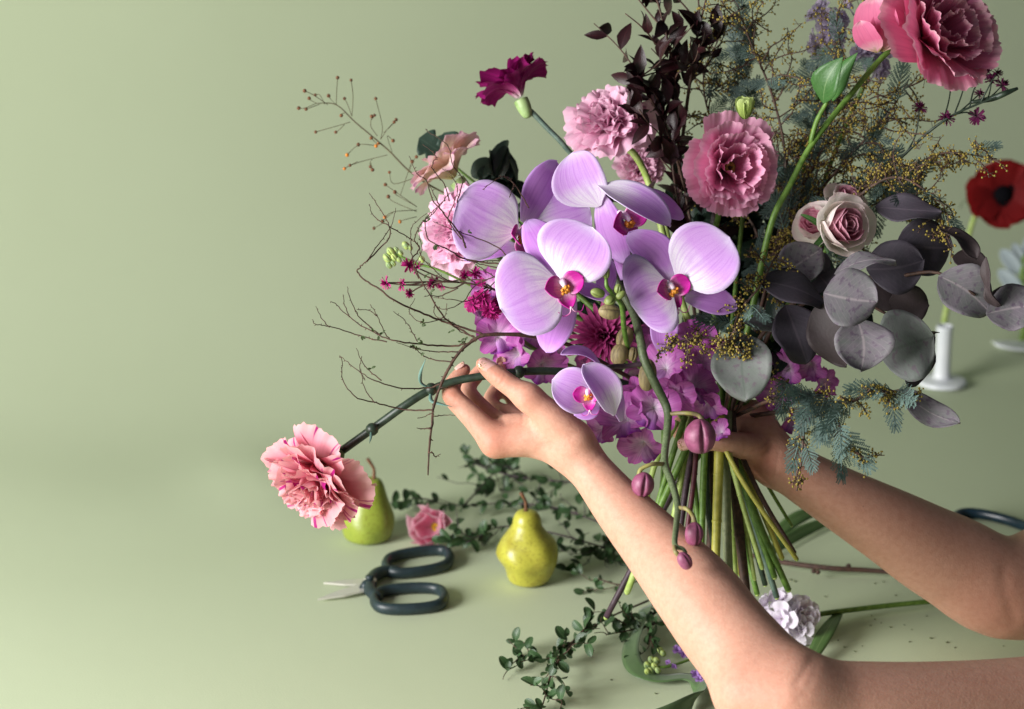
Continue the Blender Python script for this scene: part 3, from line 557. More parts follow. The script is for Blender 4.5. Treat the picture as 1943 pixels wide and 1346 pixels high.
MB().tube([W(1570, 192, 2.175), W(1550, 230, 2.19), W(1538, 272, 2.2)], [px(4), px(5), px(5)], 8).build('leaf_stalk', STEM['green'], l2)
lb = thing('flower_bud', 'pale green frilled bud just above the middle pink lisianthus', 'bud', W(1413, 205, 2.2)); Mb = frame(W(1413, 226, 2.18), dc(-.05, .9, .3))
GBUD = petal_mat('green_bud_petal', [(0, '#8aa050'), (.6, '#a8bb66'), (1, '#bccb84')], vein=.15, vcol='#6d8438', trans=.3)
ring_flower(lb, Mb, [dict(n=5, L=px(44), W=px(34), th0=.75, th1=-.25, ruf=.03, tooth=.05, edge=.1, w0=.3, wp=.5, cup=.35, mat=GBUD), dict(n=4, L=px(40), W=px(26), th0=.45, th1=-.05, ruf=.05, tooth=.05, edge=.1, w0=.3, wp=.5, cup=.35, mat=GBUD)], 5)
stem_to(lb, [W(1413, 236, 2.21), W(1420, 300, 2.29), W(1400, 500, 2.29), W(*GRIP)], px(4), px(5), STEM['green'])
# -- spray roses
ROSE = petal_mat('white_rose_petal', [(0, '#dfe0c8'), (.4, '#f0ebe2'), (.8, '#f2ebe4'), (1, '#eedcdc')], vein=.05, vcol='#c08090', trans=.35)
ROSEIN = petal_mat('pink_rose_petal', [(0, '#c88a98'), (.5, '#c56f8a'), (1, '#d8a0b2')], vein=.08, vcol='#90405c', trans=.3)
def rose(label, c, face, R, seed, stem):
    root = thing('spray_rose', label, 'flower', c, 'spray roses'); M = frame(c, face)
    com = dict(edge=.14, w0=.45, wp=.55, tooth=.01, ruf=.025, rk=2, nu=11, nv=9, tilt=.12, tw=.12, cup=.3)
    rings = [dict(n=5, L=1.35*R, W=1.25*R, th0=1.25, th1=.15, z0=-.75*R, mat=ROSE), dict(n=5, L=1.28*R, W=1.15*R, th0=1.05, th1=-.02, z0=-.72*R, mat=ROSE), dict(n=5, L=1.15*R, W=.95*R, th0=.85, th1=-.02, z0=-.62*R, mat=ROSEIN), dict(n=5, L=1.05*R, W=.75*R, th0=.62, th1=-.02, z0=-.55*R, mat=ROSEIN), dict(n=4, L=.95*R, W=.55*R, th0=.42, th1=0, z0=-.5*R, mat=ROSEIN), dict(n=3, L=.9*R, W=.4*R, th0=.2, th1=0, z0=-.5*R, mat=ROSEIN)]
    for r in rings: r.update(com)
    rings[0].update(ruf=.05, th1=.45)
    ring_flower(root, M, rings, seed)
    ring_flower(root, M, [dict(n=5, L=.9*R, W=.28*R, th0=1.3, th1=1.9, z0=-.78*R, mat=LGRN, edge=.95, tooth=0, w0=.6, wp=.3, ruf=.02)], seed+1, 'sepal')
    stem_to(root, [M[:3, 3]-M[:3, 2]*R*.75]+stem, px(4), px(5), STEM['green']); return root
rose('open white and pink spray rose in front of the yellow acacia buds', W(1600, 428, 2.15), dc(.42, .05, .88), px(66), 51, [W(1570, 470, 2.2), W(1480, 620, 2.24), W(*GRIP)])
rose('smaller white spray rose behind the left side of the open one', W(1548, 424, 2.19), dc(-.5, .3, .75), px(48), 53, [W(1550, 480, 2.22), W(1460, 640, 2.24), W(*GRIP)])
rose('dusky pink spray rose above the open white one', W(1606, 378, 2.23), dc(.2, .6, .6), px(44), 55, [W(1560, 470, 2.25), W(1470, 640, 2.25), W(*GRIP)])
# -- red anemone in the vase
RED = petal_mat('red_petal', [(0, '#3a0305'), (.25, '#66070a'), (1, '#76080b')], vein=.2, vcol='#5a0508', trans=.15, rough=.7); BLACK = plain('black_centre', '#050508', '#0b0a10', 300, .9, spec=.1)  # anemone reds darkened in the colour to stand in for shade
da = dv; an = thing('anemone', 'red anemone with a black centre standing in the white bud vase', 'flower', W(1790, 640, dv)); Ma = frame(W(1903, 370, da-.05), dc(-.05, .1, 1))
Ra = px(66, da)
ring_flower(an, Ma, [dict(n=6, L=Ra, W=1.15*Ra, th0=1.2, th1=1.5, edge=.16, w0=.3, wp=.55, ruf=.05, tooth=.02, cup=.12, mat=RED, z0=-.006), dict(n=6, L=.95*Ra, W=1.05*Ra, off=.5, th0=1.05, th1=1.4, edge=.16, w0=.3, wp=.55, ruf=.05, tooth=.02, cup=.12, mat=RED, z0=-.003)], 61)
b = MB(); b.ball(Ma[:3, 3]+Ma[:3, 2]*px(3, da), np.array([.27, .27, .2])*Ra, 16, 10, Ma/1.); b.build('centre', BLACK, an)
b = MB()
for k in range(40):
    a = k*2.4; rr = Ra*(.30+.06*((k*7) % 5)/5); p = Ma[:3, 3]+Ma[:3, :3]@np.array([rr*math.cos(a), rr*math.sin(a), px(5, da)]); b.ball(p, px(2.6, da), 6, 4); b.tube([Ma[:3, 3], p], px(.8, da), 4, 1)
b.build('stamens', BLACK, an)
stem_to(an, [Ma[:3, 3]-Ma[:3, 2]*.004, W(1868, 380, da-.02), W(1846, 420, da), W(1825, 500, da), W(1800, 570, da), W(1788, 640, dv), W(1786, 700, dv)], px(5, da), px(6.5, da), STEM['pale'])
ring_flower(an, frame(W(1848, 375, da), dc(-.3, .9, .2)), [dict(n=5, L=px(36, da), W=px(16, da), th0=1.3, th1=2.6, edge=.8, w0=.4, mat=LGRN, ruf=.05)], 63, 'leaf')
# -- chrysanthemum
CHR = petal_mat('crimson_ray_petal', [(0, '#4a0a2c'), (.5, '#8c1c58'), (1, '#a8447c')], vein=.1, trans=.2)
ch = thing('chrysanthemum', 'crimson quilled chrysanthemum under the front orchid flower', 'flower', W(1142, 628, 2.22)); Mc = frame(W(1146, 640, 2.235), dc(-.1, .1, .95)); Rc = px(76)
ring_flower(ch, Mc, [dict(n=n, L=L*Rc, W=.2*Rc, th0=a, th1=b2, edge=.75, w0=.55, wp=.4, tooth=0, ruf=.01, cup=.5, nu=5, nv=7, mat=CHR, r0=r0*Rc, z0=z*Rc, tilt=.15) for n, L, a, b2, r0, z in ((24, .95, 1.3, 1.45, .05, 0), (24, .85, 1.1, 1.2, .05, .06), (22, .72, .9, .9, .05, .12), (20, .58, .65, .6, .05, .18), (16, .45, .4, .3, .05, .24), (12, .32, .2, .0, .03, .3))], 71)
stem_to(ch, [Mc[:3, 3], W(1230, 720, 2.27), W(*GRIP)], px(5), px(5), STEM['green'])
# ------------------------------------------------------------------ the orchid spray
ORP = petal_mat('orchid_petal', [(0, '#fcfafc'), (.26, '#f6eef9'), (.56, '#e2b2f0'), (.88, '#deaeee'), (1, '#ecd4f8')], vein=.42, vcol='#b860d4', trans=.32, rim='#eadcf7', vary=.04, veinf=34)
ORD = petal_mat('orchid_sepal', [(0, '#efe4f5'), (.3, '#d89ce6'), (.8, '#d290e0'), (1, '#e2baee')], vein=.3, vcol='#983cb4', trans=.32, rim='#d2b0e6', vary=.05, veinf=20)
LIP = petal_mat('orchid_lip', [(0, '#faeef4'), (.34, '#e48cc4'), (.6, '#cc30a2'), (1, '#c4209a')], vein=.35, vcol='#7a0856', trans=.15, rough=.4); OWHITE = plain('orchid_column', '#ecd9e6', '#e0bcd6', 60, .45, .05, sss=.2); YEL = plain('orchid_callus', '#d9781c', '#eaa838', 900, .5, .3)
spray = thing('orchid_spray', 'arching spray of large lilac moth orchids with pink buds hanging at its end', 'orchid', W(1266, 800, 2.11))
def orchid(c, petals, face, upv, s, lip=True, label=None, d=2.1, tend=True, dl=0.):
    """petals: (name, base, tip, width, depth base, depth tip, normal, cup, bulge, skew)"""
    C = W(*c, d-dl); M = frame(C, face, upv, px(s, d)); b = MB()
    if lip:
        g = [(0, 0, .25), (0, .02, .5), (0, -.02, .68)]; P = [M[:3, :3]@np.array([0, y, z])+C for z, y in ((-.25, .1), (0, .16), (.3, .14), (.5, .02))]; b.tube(P, px(s, d)*np.array([.09, .12, .13, .08]), 10, 4)
    else: b.ball(C-np.array(face)*.01, px(s*.1, d), 8, 6)
    fl = b.build('orchid_flower', OWHITE, spray)
    if label: fl['label'] = label
    for nm, bs, tp, wd, db, dt, nn, cup, bul, sk in petals:
        big = nm == 'petal'
        MB().grid(leafgrid(W(*bs, d+db), W(*tp, d+dt), px(wd, d), nn, 'orch' if big else 'sepal', cup=cup, bulge=bul, skew=sk, ruf=.026, nk=1.7+.25*(int(bs[0]+tp[1]) % 5), ph=bs[0]+tp[0], nu=17, nv=21)).build(nm, ORP if big else ORD, fl, solid=.0007)
    if lip:
        def Lp(p): return C+M[:3, :3]@np.array(p, float)
        def nd(v): return M[:3, :3]@np.array(v, float)
        for sx in (-1, 1):                               # side lobes, upswept and cupped
            MB().grid(leafgrid(Lp((.06*sx, -.12, .12)), Lp((.74*sx, .16, .5)), px(s*.85, d), nd((-sx*.6, .25, .8)), 'orch', cup=.45, bulge=.06, nu=13, nv=13)).build('lip', LIP, fl, solid=.0009)
        MB().grid(leafgrid(Lp((0, -.14, .15)), Lp((0, -.86, .6)), px(s*.72, d), nd((0, .5, .85)), 'lance', cup=.45, bulge=-.12, nu=11, nv=13)).build('lip', LIP, fl, solid=.0009)
        R = np.random.RandomState(int(c[0])); y = MB()
        for k in range(26): y.ball(Lp(((R.rand()-.5)*.34, -.1+(R.rand()-.5)*.26, .36+R.rand()*.2)), px(s*(.055+.025*R.rand()), d), 6, 4)
        y.build('callus', YEL, fl)
        if tend:
            t = MB()
            for sx in (-1, 1): t.tube([Lp((0, -.74, .6)), Lp((.1*sx, -.95, .66)), Lp((.35*sx, -1.0, .62)), Lp((.5*sx, -.8, .6))], px(s, d)*np.array([.03, .022, .016, .01]), 6, 4)
            t.build('tendril', LIP, fl)
    return fl
F = dc
orchid((975, 448), [('petal', (982, 440), (868, 382), 156, 0, -.012, F(.1, .1, 1), .03, .07, -.10), ('sepal', (996, 425), (1056, 305), 84, .02, .035, F(.5, .1, .8), -.1, .08, .0), ('petal', (1000, 440), (1120, 398), 128, .025, .03, F(.3, .2, .9), -.05, .06, 0), ('sepal', (985, 470), (880, 492), 46, .012, .02, F(0, .5, .9), .1, .05, .05)],
       F(.75, -.12, .62), (-.15, 1, 0), 50, label='left orchid flower, its lip turned to the right', d=2.13, tend=False)
orchid((1178, 412), [('petal', (1137, 392), (1086, 290), 104, .0, -.005, F(-.25, .1, .95), .1, .08, -.12), ('petal', (1135, 352), (1272, 430), 84, -.01, -.02, F(.15, .75, .65), .25, .12, .06), ('sepal', (1185, 372), (1298, 412), 66, .0, .01, F(.15, .6, .75), .1, .1, .03), ('sepal', (1139, 370), (1186, 500), 66, .0, -.01, F(-.5, 0, .85), -.15, -.05, .07), ('sepal', (1142, 430), (1180, 532), 70, .02, .02, F(-.3, 0, .9), .1, .05, 0)],
       F(.6, -.35, .7), (-.5, .8, 0), 54, label='upper right orchid flower with one petal folded over its lip', d=2.15, tend=False)
orchid((1266, 545), [('petal', (1287, 538), (1384, 450), 146, 0, -.01, F(-.15, .1, 1), .08, .07, -.02), ('petal', (1273, 545), (1198, 578), 168, 0, -.012, F(-.3, .1, .95), .04, .08, .03), ('sepal', (1278, 537), (1192, 442), 74, .008, .02, F(-.15, .2, 1), -.05, .09, .1), ('sepal', (1262, 572), (1258, 671), 54, .012, .02, F(0, .2, 1), .1, .05, 0), ('sepal', (1300, 565), (1399, 584), 58, .012, .02, F(.1, .3, .9), .1, .06, -.03)],
       F(.45, -.2, .86), (-.35, .95, 0), 49, label='right orchid flower in the shade, facing right', d=2.09)
orchid((1066, 540), [('petal', (1064, 528), (1124, 431), 148, -.004, -.016, F(.05, .1, 1), .05, .07, -.06), ('petal', (1064, 540), (950, 586), 168, 0, -.014, F(-.05, .15, 1), .03, .08, .05), ('sepal', (1062, 528), (1000, 417), 76, .006, .015, F(-.1, .2, 1), -.05, .08, .04), ('sepal', (1086, 560), (1036, 669), 74, .010, .015, F(0, .2, 1), .08, .06, .06), ('sepal', (1086, 538), (1154, 569), 40, .012, .005, F(.2, .6, .8), .2, -.05, -.05), ('sepal', (1140, 570), (1158, 492), 40, .03, .035, F(.2, .1, .95), .1, .05, 0)],
       F(.22, -.22, .95), (-.3, .95, 0), 52, label='front orchid flower, the palest and brightest lit', d=2.07)
orchid((1118, 745), [('petal', (1132, 758), (1048, 722), 86, 0, -.012, F(.2, .1, .95), .35, .10, -.05), ('petal', (1166, 788), (1106, 692), 62, -.012, -.03, F(.15, .35, .9), .3, .08, .08), ('sepal', (1146, 705), (1064, 672), 44, .01, -.01, F(-.25, .75, .5), .3, .14, .10), ('sepal', (1178, 800), (1150, 706), 40, .012, .01, F(.7, 0, .7), .3, .1, -.1), ('sepal', (1135, 762), (1090, 789), 54, .005, -.005, F(-.1, .4, .9), .1, .05, 0)],
       F(-.2, -.3, .9), (-.1, 1, 0), 37, dl=.010, label='small half open orchid flower lowest on the spray', d=2.07)
os_ = MB(); os_.tube([W(u, v, d) for u, v, d in ((1330, 800, 2.25), (1290, 640, 2.25), (1190, 470, 2.2), (1150, 440, 2.17), (1165, 520, 2.15), (1200, 590, 2.13), (1214, 640, 2.11), (1223, 684, 2.1), (1245, 732, 2.1), (1266, 777, 2.1), (1266, 818, 2.09), (1261, 876, 2.07), (1276, 920, 2.04), (1286, 961, 2.01), (1283, 999, 1.975), (1281, 1034, 1.95), (1296, 1042, 1.945), (1302, 1050, 1.945))], [px(x) for x in (7, 7, 7, 7, 7, 8, 8, 8.5, 8.5, 8, 7.5, 7, 6.5, 6, 5.5, 5, 3.5, 3)], 10, 5)
os_.build('stem', STEM['orchid'], spray)
for pts in ([(1222, 690, 2.1), (1190, 695, 2.1), (1150, 699, 2.09), (1135, 730, 2.085)], [(1160, 500, 2.15), (1120, 520, 2.12), (1070, 538, 2.085)], [(1200, 590, 2.13), (1230, 560, 2.12), (1264, 545, 2.1)], [(1150, 440, 2.17), (1050, 440, 2.16), (980, 448, 2.145)], [(1150, 445, 2.17), (1170, 420, 2.165)]):
    MB().tube([W(*p) for p in pts], px(5), 8, 4).build('pedicel', STEM['purple'], spray)
OBUD = plain('orchid_bud_skin', '#7c3c5a', '#985474', 130, .5, .35, bd=.0015); OPED = plain('bud_stalk', '#8f8a4a', '#7a6a52', 140, .5)
def bud(parent, c, axis, wd, ht, d, mat, nm='bud', grooves=3, ph=.3):
    M = frame(W(*c, d), axis, (0, 0, 1) if abs(np.dot(axis, FV)) < .9 else (0, 1, 0)); a = px(wd/2, d); h = px(ht/2, d)
    prf = [(a*.02, -h), (a*.4, -.93*h), (a*.75, -.72*h), (a*.97, -.3*h), (a, .08*h), (a*.88, .45*h), (a*.62, .75*h), (a*.3, .93*h), (.02*a, h)]
    def fn(q, an, t):
        g = abs(math.sin(grooves*(an+ph)/2+.35*math.sin(3*t))); k = 1-.34*math.exp(-(g/.20)**2)*math.sin(PI*t)**.5; return np.array([q[0]*k, q[1]*k, q[2]])
    b = MB(); b.lathe(cat(prf, 3), M, 48, fn); return b.build(nm, mat, parent)
for c, ax, wd, ht, d, ped in (((1328, 828), F(-.05, 1, .25), 60, 68, 2.085, [(1266, 786), (1300, 784), (1325, 788), (1334, 802)]), ((1220, 919), F(.15, 1, .3), 43, 48, 2.055, [(1259, 881), (1238, 881), (1217, 890), (1213, 902)]),
                         ((1317, 1013), F(.05, 1, .3), 36, 47, 1.99, [(1287, 964), (1303, 966), (1314, 978), (1318, 994)]), ((1299, 1064), F(-.45, .8, .3), 27, 38, 1.935, [(1280, 1036), (1281, 1046), (1287, 1053), (1293, 1057)])):
    bud(spray, c, ax, wd, ht, d, OBUD, ph=.25*math.sin(c[0]))
    MB().tube([W(*p, {1266: 2.1, 1259: 2.065, 1287: 2.008, 1280: 1.95}[ped[0][0]] if i == 0 else d) for i, p in enumerate(ped)], [px(4.2), px(4), px(4.2), px(5.5)], 8, 4).build('pedicel', OPED, spray)
# -- the greenish bud cluster between the flowers
BUDB = plain('brown_bud_skin', '#7a6a4e', '#9a8a5e', 120, .6, .3, stretch=(3, 3, .6)); BUDG = plain('green_bud_skin', '#66743a', '#808b4a', 120, .5)
bs = thing('bud_spray', 'upright green stalk of olive and brown buds between two orchid flowers', 'buds', W(1186, 640, 2.1))
MB().tube([W(*p) for p in ((1300, 800, 2.24), (1240, 720, 2.2), (1200, 680, 2.14), (1185, 630, 2.1), (1180, 580, 2.08), (1165, 560, 2.07), (1152, 545, 2.06), (1150, 528, 2.06))], [px(5), px(5), px(5), px(5), px(5), px(5), px(4), px(3)], 8).build('stem', STEM['green'], bs)
for c, ax, wd, ht, mt in (((1150, 517), F(0, 1, .2), 15, 27, BUDG), ((1134, 556), F(-.9, .2, .3), 19, 29, BUDG), ((1173, 548), F(.2, .9, .3), 15, 20, BUDG), ((1157, 572), F(-.3, -.6, .6), 22, 22, BUDG), ((1156, 592), F(-.8, .1, .3), 30, 44, BUDB), ((1186, 641), F(.3, .9, .2), 32, 46, BUDB), ((1176, 672), F(.3, .9, .2), 34, 44, BUDB), ((1200, 672), F(.2, .9, .2), 22, 28, BUDB), ((1229, 712), F(.1, 1, .1), 34, 62, BUDB), ((1178, 560), F(.7, .6, .2), 14, 22, BUDG)):
    bud(bs, c, ax, wd, ht, 2.06 if c[1] < 600 else 2.12, mt, ph=c[0])
# ------------------------------------------------------------------ small purple orchids below
DEN = petal_mat('purple_petal', [(0, '#f4eef4'), (.28, '#e6bce0'), (.62, '#d280c8'), (1, '#c05fb2')], vein=.42, vcol='#6d1b86', trans=.35, veinf=16)
DENL = petal_mat('purple_lip', [(0, '#f0e8d8'), (.35, '#d8a8dc'), (1, '#8e2a9e')], vein=.5, vcol='#6a1680', trans=.3, veinf=16)
def den_spray(label, flowers, stem, seed):
    root = thing('dendrobium_spray', label, 'orchid', W(*stem[0]), 'small purple orchids low in the bouquet'); R = np.random.RandomState(seed)
    MB().tube([W(*p) for p in stem], px(4), 7).build('stem', STEM['green'], root)
    var = []
    for k in range(3):
        b = MB()
        for i in range(3): b.grid(fan(1.1, .85, .7, 1.75, .5, .3, .5, .25, .12, 2.6, .02, seed*7+k*5+i, 9, 8), rotz(PI/2+i*2*PI/3))
        for sx in (0, 1): b.grid(fan(1.1, 1.25, .7, 1.5, .3, .2, .6, .3, .14, 3.2, .02, seed*9+k*5+sx, 11, 8), rotz(PI/2+(.95 if sx else -.95)))
        l = MB(); l.grid(fan(.95, 1.1, .35, 1.7, .2, .45, .6, -.6, .15, 4, .03, seed+k, 11, 8), rotz(-PI/2)); var.append((b.mesh('flower', DEN), l.mesh('lip', DENL)))
    for i, (u, v, s, d) in enumerate(flowers):
        M = frame(W(u, v, d), dc(R.rand()*1.6-.8, R.rand()*1.2-.7, .75), (R.rand()-.5, .8, 0), px(s*(1.05+.3*R.rand()), d)); f = link('flower', var[i % 3][0], root, M)
        link('lip', var[i % 3][1], root, M)
den_spray('mauve orchid sprig beside the twig, left of the front orchid flower', [(945, 640, 40, 2.22), (908, 596, 34, 2.23), (985, 672, 36, 2.22), (1028, 690, 38, 2.24), (1062, 672, 34, 2.25), (930, 545, 34, 2.26), (962, 668, 34, 2.25), (1010, 640, 34, 2.27)], [(1320, 780, 2.27), (1150, 720, 2.26), (1010, 660, 2.25), (920, 575, 2.25)], 3)
den_spray('purple veined orchid sprig hanging below the half open orchid', [(1190, 800, 42, 2.17), (1240, 775, 46, 2.16), (1222, 838, 38, 2.18), (1160, 780, 34, 2.19), (1280, 745, 40, 2.16), (1205, 745, 40, 2.18), (1225, 660, 36, 2.26), (1190, 710, 38, 2.25), (1120, 700, 36, 2.27), (1150, 812, 28, 2.19), (1265, 700, 38, 2.2)], [(1340, 790, 2.24), (1260, 740, 2.22), (1200, 770, 2.19)], 5)
den_spray('dark purple orchid sprig in the shade above the gripping hand', [(1312, 740, 42, 2.17), (1345, 758, 38, 2.18), (1330, 690, 40, 2.21), (1300, 655, 40, 2.24), (1365, 690, 38, 2.24), (1370, 822, 24, 2.18), (1345, 640, 36, 2.26), (1262, 640, 38, 2.26)], [(1365, 790, 2.25), (1340, 730, 2.22), (1320, 650, 2.25)], 8)
den_spray('purple orchid sprig half hidden behind the grey eucalyptus leaves', [(1500, 700, 40, 2.24), (1540, 690, 36, 2.24), (1480, 745, 34, 2.25), (1500, 790, 32, 2.26), (1556, 730, 28, 2.25)], [(1385, 800, 2.25), (1440, 740, 2.26), (1530, 680, 2.26)], 9)
# ------------------------------------------------------------------ eucalyptus
EUC = leaf_mat('eucalyptus_leaf', '#5f6a60', '#7c6c7c', '#a2969a', .62, .06, .3, spots='#5a4a5c', vary=.12); EUD = leaf_mat('eucalyptus_leaf_dark', '#3e3c42', '#4c434f', '#625862', .6, .05, .3, vary=.15); EUG = leaf_mat('eucalyptus_leaf_pale', '#626e63', '#7c7a7c', '#5a645a', .62, .06, .3, spots='#6a5a66', vary=.05); EUB = leaf_mat('eucalyptus_leaf_brown', '#332c2b', '#43373a', None, .6, .03, .3)
def z5(x, y): return (1330+x/3.0587, 380+y/3.0587)
def euc(label, stem, leaves, seed):
    root = thing('eucalyptus_branch', label, 'eucalyptus', W(*stem[0])); R = np.random.RandomState(seed)
    MB().tube([W(*p) for p in stem], np.linspace(px(5), px(2.5), len(stem)), 7).build('stem', STEM['brown'], root)
    for b0, t0, wd, d0, d1, nn, mt, cup, bul in leaves:
        b0, t0 = z5(*b0), z5(*t0)
        MB().grid(leafgrid(W(*b0, d0), W(*t0, d1), px(wd*1.22/3.0587, d0), dc(*nn), 'euc', cup=cup, bulge=bul, fold=.14*R.rand(), skew=(R.rand()-.5)*.2, ruf=.11, nk=1.5+2*R.rand(), ph=R.rand()*6, curl=.32*(R.rand()-.5), nu=13, nv=17)).build('leaf', mt, root, solid=.0007)
euc('grey eucalyptus branch with broad round leaves, lower right of the bouquet', [(1380, 800, 2.24), (1430, 660, 2.2), (1500, 590, 2.17), (1600, 560, 2.15), (1690, 600, 2.14)],
    [((712, 540), (1022, 605), 305, 2.09, 2.08, (.1, .25, .95), EUC, .08, .06), ((905, 690), (930, 992), 285, 2.10, 2.09, (0, .3, .95), EUC, .1, .08), ((1035, 900), (1345, 800), 370, 2.12, 2.12, (.1, .3, .95), EUG, .05, .06), ((1200, 1085), (1370, 770), 190, 2.15, 2.17, (.3, -.2, .9), EUB, .1, -.05),
     ((250, 780), (262, 1165), 290, 2.12, 2.10, (-.2, .4, .9), EUG, .12, .08), ((250, 710), (515, 830), 105, 2.15, 2.16, (0, .7, .7), EUG, .2, .1), ((490, 610), (620, 945), 255, 2.14, 2.13, (.2, .3, .9), EUD, .1, .08), ((680, 600), (835, 972), 190, 2.13, 2.12, (-.5, .2, .8), EUB, .15, .08), ((340, 470), (725, 600), 190, 2.12, 2.13, (0, .5, .85), EUD, .1, .1),
     ((445, 450), (705, 280), 210, 2.15, 2.16, (-.1, .2, .9), EUC, .1, .08), ((775, 430), (1132, 352), 95, 2.13, 2.12, (0, .6, .8), EUC, .15, .1), ((1090, 590), (1322, 610), 200, 2.17, 2.17, (.1, -.1, .95), EUB, .1, .05), ((960, 600), (1100, 470), 200, 2.18, 2.18, (0, 0, 1), EUB, .1, .05), ((600, 330), (740, 440), 120, 2.17, 2.16, (0, .2, 1), EUD, .1, .05), ((690, 440), (760, 520), 200, 2.16, 2.15, (0, .2, 1), EUD, .1, .05)], 3)
euc('dark eucalyptus branch reaching to the right edge in front of the white vase', [(1400, 780, 2.26), (1480, 600, 2.22), (1600, 535, 2.18), (1700, 525, 2.16), (1780, 518, 2.13), (1850, 560, 2.11)],
    [((960, 400), (1292, 350), 265, 2.16, 2.16, (0, .2, .95), EUD, .08, .06), ((1135, 250), (1465, 270), 285, 2.17, 2.18, (.1, .1, .95), EUD, .08, .06), ((1010, 40), (1395, 100), 170, 2.17, 2.15, (0, .55, .8), EUD, .15, .08), ((1385, 165), (1600, 345), 110, 2.16, 2.14, (.5, .3, .8), EUB, .3, .12), ((1380, 440), (1680, 650), 255, 2.12, 2.11, (-.1, .25, .95), EUC, .12, .06), ((1655, 660), (2010, 590), 240, 2.11, 2.09, (.1, .4, .9), EUC, .08, -.12), ((1655, 330), (1685, 640), 70, 2.10, 2.11, (-.9, .1, .5), EUB, .3, .1), ((1460, 330), (1640, 420), 120, 2.15, 2.16, (.1, .2, .9), EUB, .1, .05), ((1670, 560), (1900, 560), 120, 2.13, 2.13, (.1, .8, .6), EUB, .1, .1)], 5)
euc('single drooping mauve grey eucalyptus twig at the lower right', [(1420, 790, 2.24), (1560, 770, 2.18), (1660, 750, 2.15), (1712, 740, 2.13)], [((1165, 1100), (1500, 1312), 130, 2.13, 2.11, (-.2, .3, .95), EUC, .12, -.08)], 7)
# ------------------------------------------------------------------ acacia (yellow buds, feathery blue grey leaves)
YB = plain('acacia_bud', '#80702e', '#9c8a3a', 400, .7, .3, bd=.0004); FRD = leaf_mat('acacia_frond', '#4d625c', '#6d837c', None, .6, .1, vary=.35); ASTEM = plain('acacia_twig', '#5d3f33', '#4a4038', 200, .7)
def frond_mesh(seed):
    R = np.random.RandomState(seed); b = MB(); b.tube([(0, 0, 0), (0, .5, .05), (0, 1, 0)], .012, 4, 3)
    for i in range(7):
        y = .12+.8*i/6
        for sx in (-1, 1):
            L = .42*(1-.35*abs(i-2.5)/3.5); an = .85-.5*i/6
            dx, dy = sx*math.sin(an), math.cos(an); zz = (R.rand()-.5)*.35
            for k in range(9):
                q = (k+.6)/9; c = np.array([dx*L*q, y+dy*L*q, zz*L*q+.03*math.sin(3*q)])
                for s2 in (-1, 1):
                    l = .085*(1-.3*q); o = np.array([dx*.45-dy*s2, dy*.45+dx*s2, .25*(R.rand()-.2)])*l; w_ = np.array([dx, dy, 0])*.022
                    b.add([c, c+o*.5-w_, c+o, c+o*.5+w_], [(0, 1, 2, 3)])
    return b.mesh('frond', FRD, smooth=False)
FR = [frond_mesh(s) for s in range(4)]
nf = 0
def acacia(label, path, seed, nside=9, fronds=8, blen=1., fdir=None, beads=True, d_j=.04):
    R = np.random.RandomState(seed); root = thing('acacia_branch', label, 'acacia', W(*path[0])); P = cat([W(*p) for p in path], 8)
    st = MB(); st.tube(P, np.linspace(px(4), px(1.3), len(P)), 6, 0); bd = MB()
    nside = int(nside*2.4)
    for i in range(nside):
        q = .25+.75*(i+R.rand()*.6)/nside; k = min(len(P)-2, int(q*(len(P)-1))); p = P[k]; t = nrm(P[k+1]-P[k])
        side = dc(R.randn(), R.randn()*.8-.1, R.randn()*.7); v = nrm(t*.5+side*.9); L = px((60+75*R.rand())*blen); pts = [p]; n = 6
        for j in range(n): v = nrm(v+.28*R.randn(3)+np.array([0, 0, -.06])); pts.append(pts[-1]+v*L/n)
        c = cat(pts, 4); st.tube(c, np.linspace(px(1.7), px(.9), len(c)), 4, 0)
        if beads:
            for j in range(5, len(c)):
                for m in range(2):
                    if R.rand() < .5:
                        o = nrm(R.randn(3))*px(5.+13*R.rand()); bd.ball(c[j]+o, px(1.7+.9*R.rand()), 6, 4); st.tube([c[j], c[j]+o*.85], px(.65), 3, 1)
    st.build('twig', ASTEM, root)
    if beads: o = bd.build('bud_cluster', YB, root); o['kind'] = 'stuff'
    for i in range(int(fronds*1.15)):
        q = .15+.8*R.rand(); k = min(len(P)-2, int(q*(len(P)-1))); fd = dc(R.randn()*.8, R.randn()*.7, .4*R.randn()) if fdir is None else nrm(dc(*fdir)+.55*R.randn(3))
        M = frame(P[k]+R.randn(3)*px(6), dc(R.randn()*.5, R.randn()*.5, 1), (0, 1, 0)); y = nrm(fd); z = nrm(M[:3, 2]-y*np.dot(M[:3, 2], y)); s = px(48+34*R.rand()); M[:3, 1] = y*s; M[:3, 2] = z*s; M[:3, 0] = np.cross(y, z)*s
        link('frond', FR[(seed+i) % 4], root, M)
acacia('tall acacia branch with yellow buds beside the burgundy leaves, reaching the top edge', [(1400, 760, 2.27), (1480, 430, 2.3), (1490, 300, 2.3), (1465, 180, 2.3), (1420, 70, 2.28), (1390, -20, 2.27)], 1, 20, 13, 1.15)
acacia('acacia branch with yellow buds behind the paired green leaves', [(1405, 760, 2.28), (1500, 420, 2.33), (1555, 290, 2.32), (1600, 150, 2.3), (1580, 20, 2.3)], 2, 19, 14, 1.1)
acacia('acacia branch with yellow buds under the large top right lisianthus', [(1410, 760, 2.28), (1520, 430, 2.31), (1600, 310, 2.28), (1680, 225, 2.26), (1725, 150, 2.25)], 3, 19, 10, 1.1)
acacia('acacia branch ending in a long bare raceme above the red anemone', [(1415, 760, 2.28), (1560, 430, 2.27), (1650, 350, 2.24), (1740, 310, 2.22), (1800, 290, 2.21), (1892, 302, 2.2)], 4, 13, 7, .5)
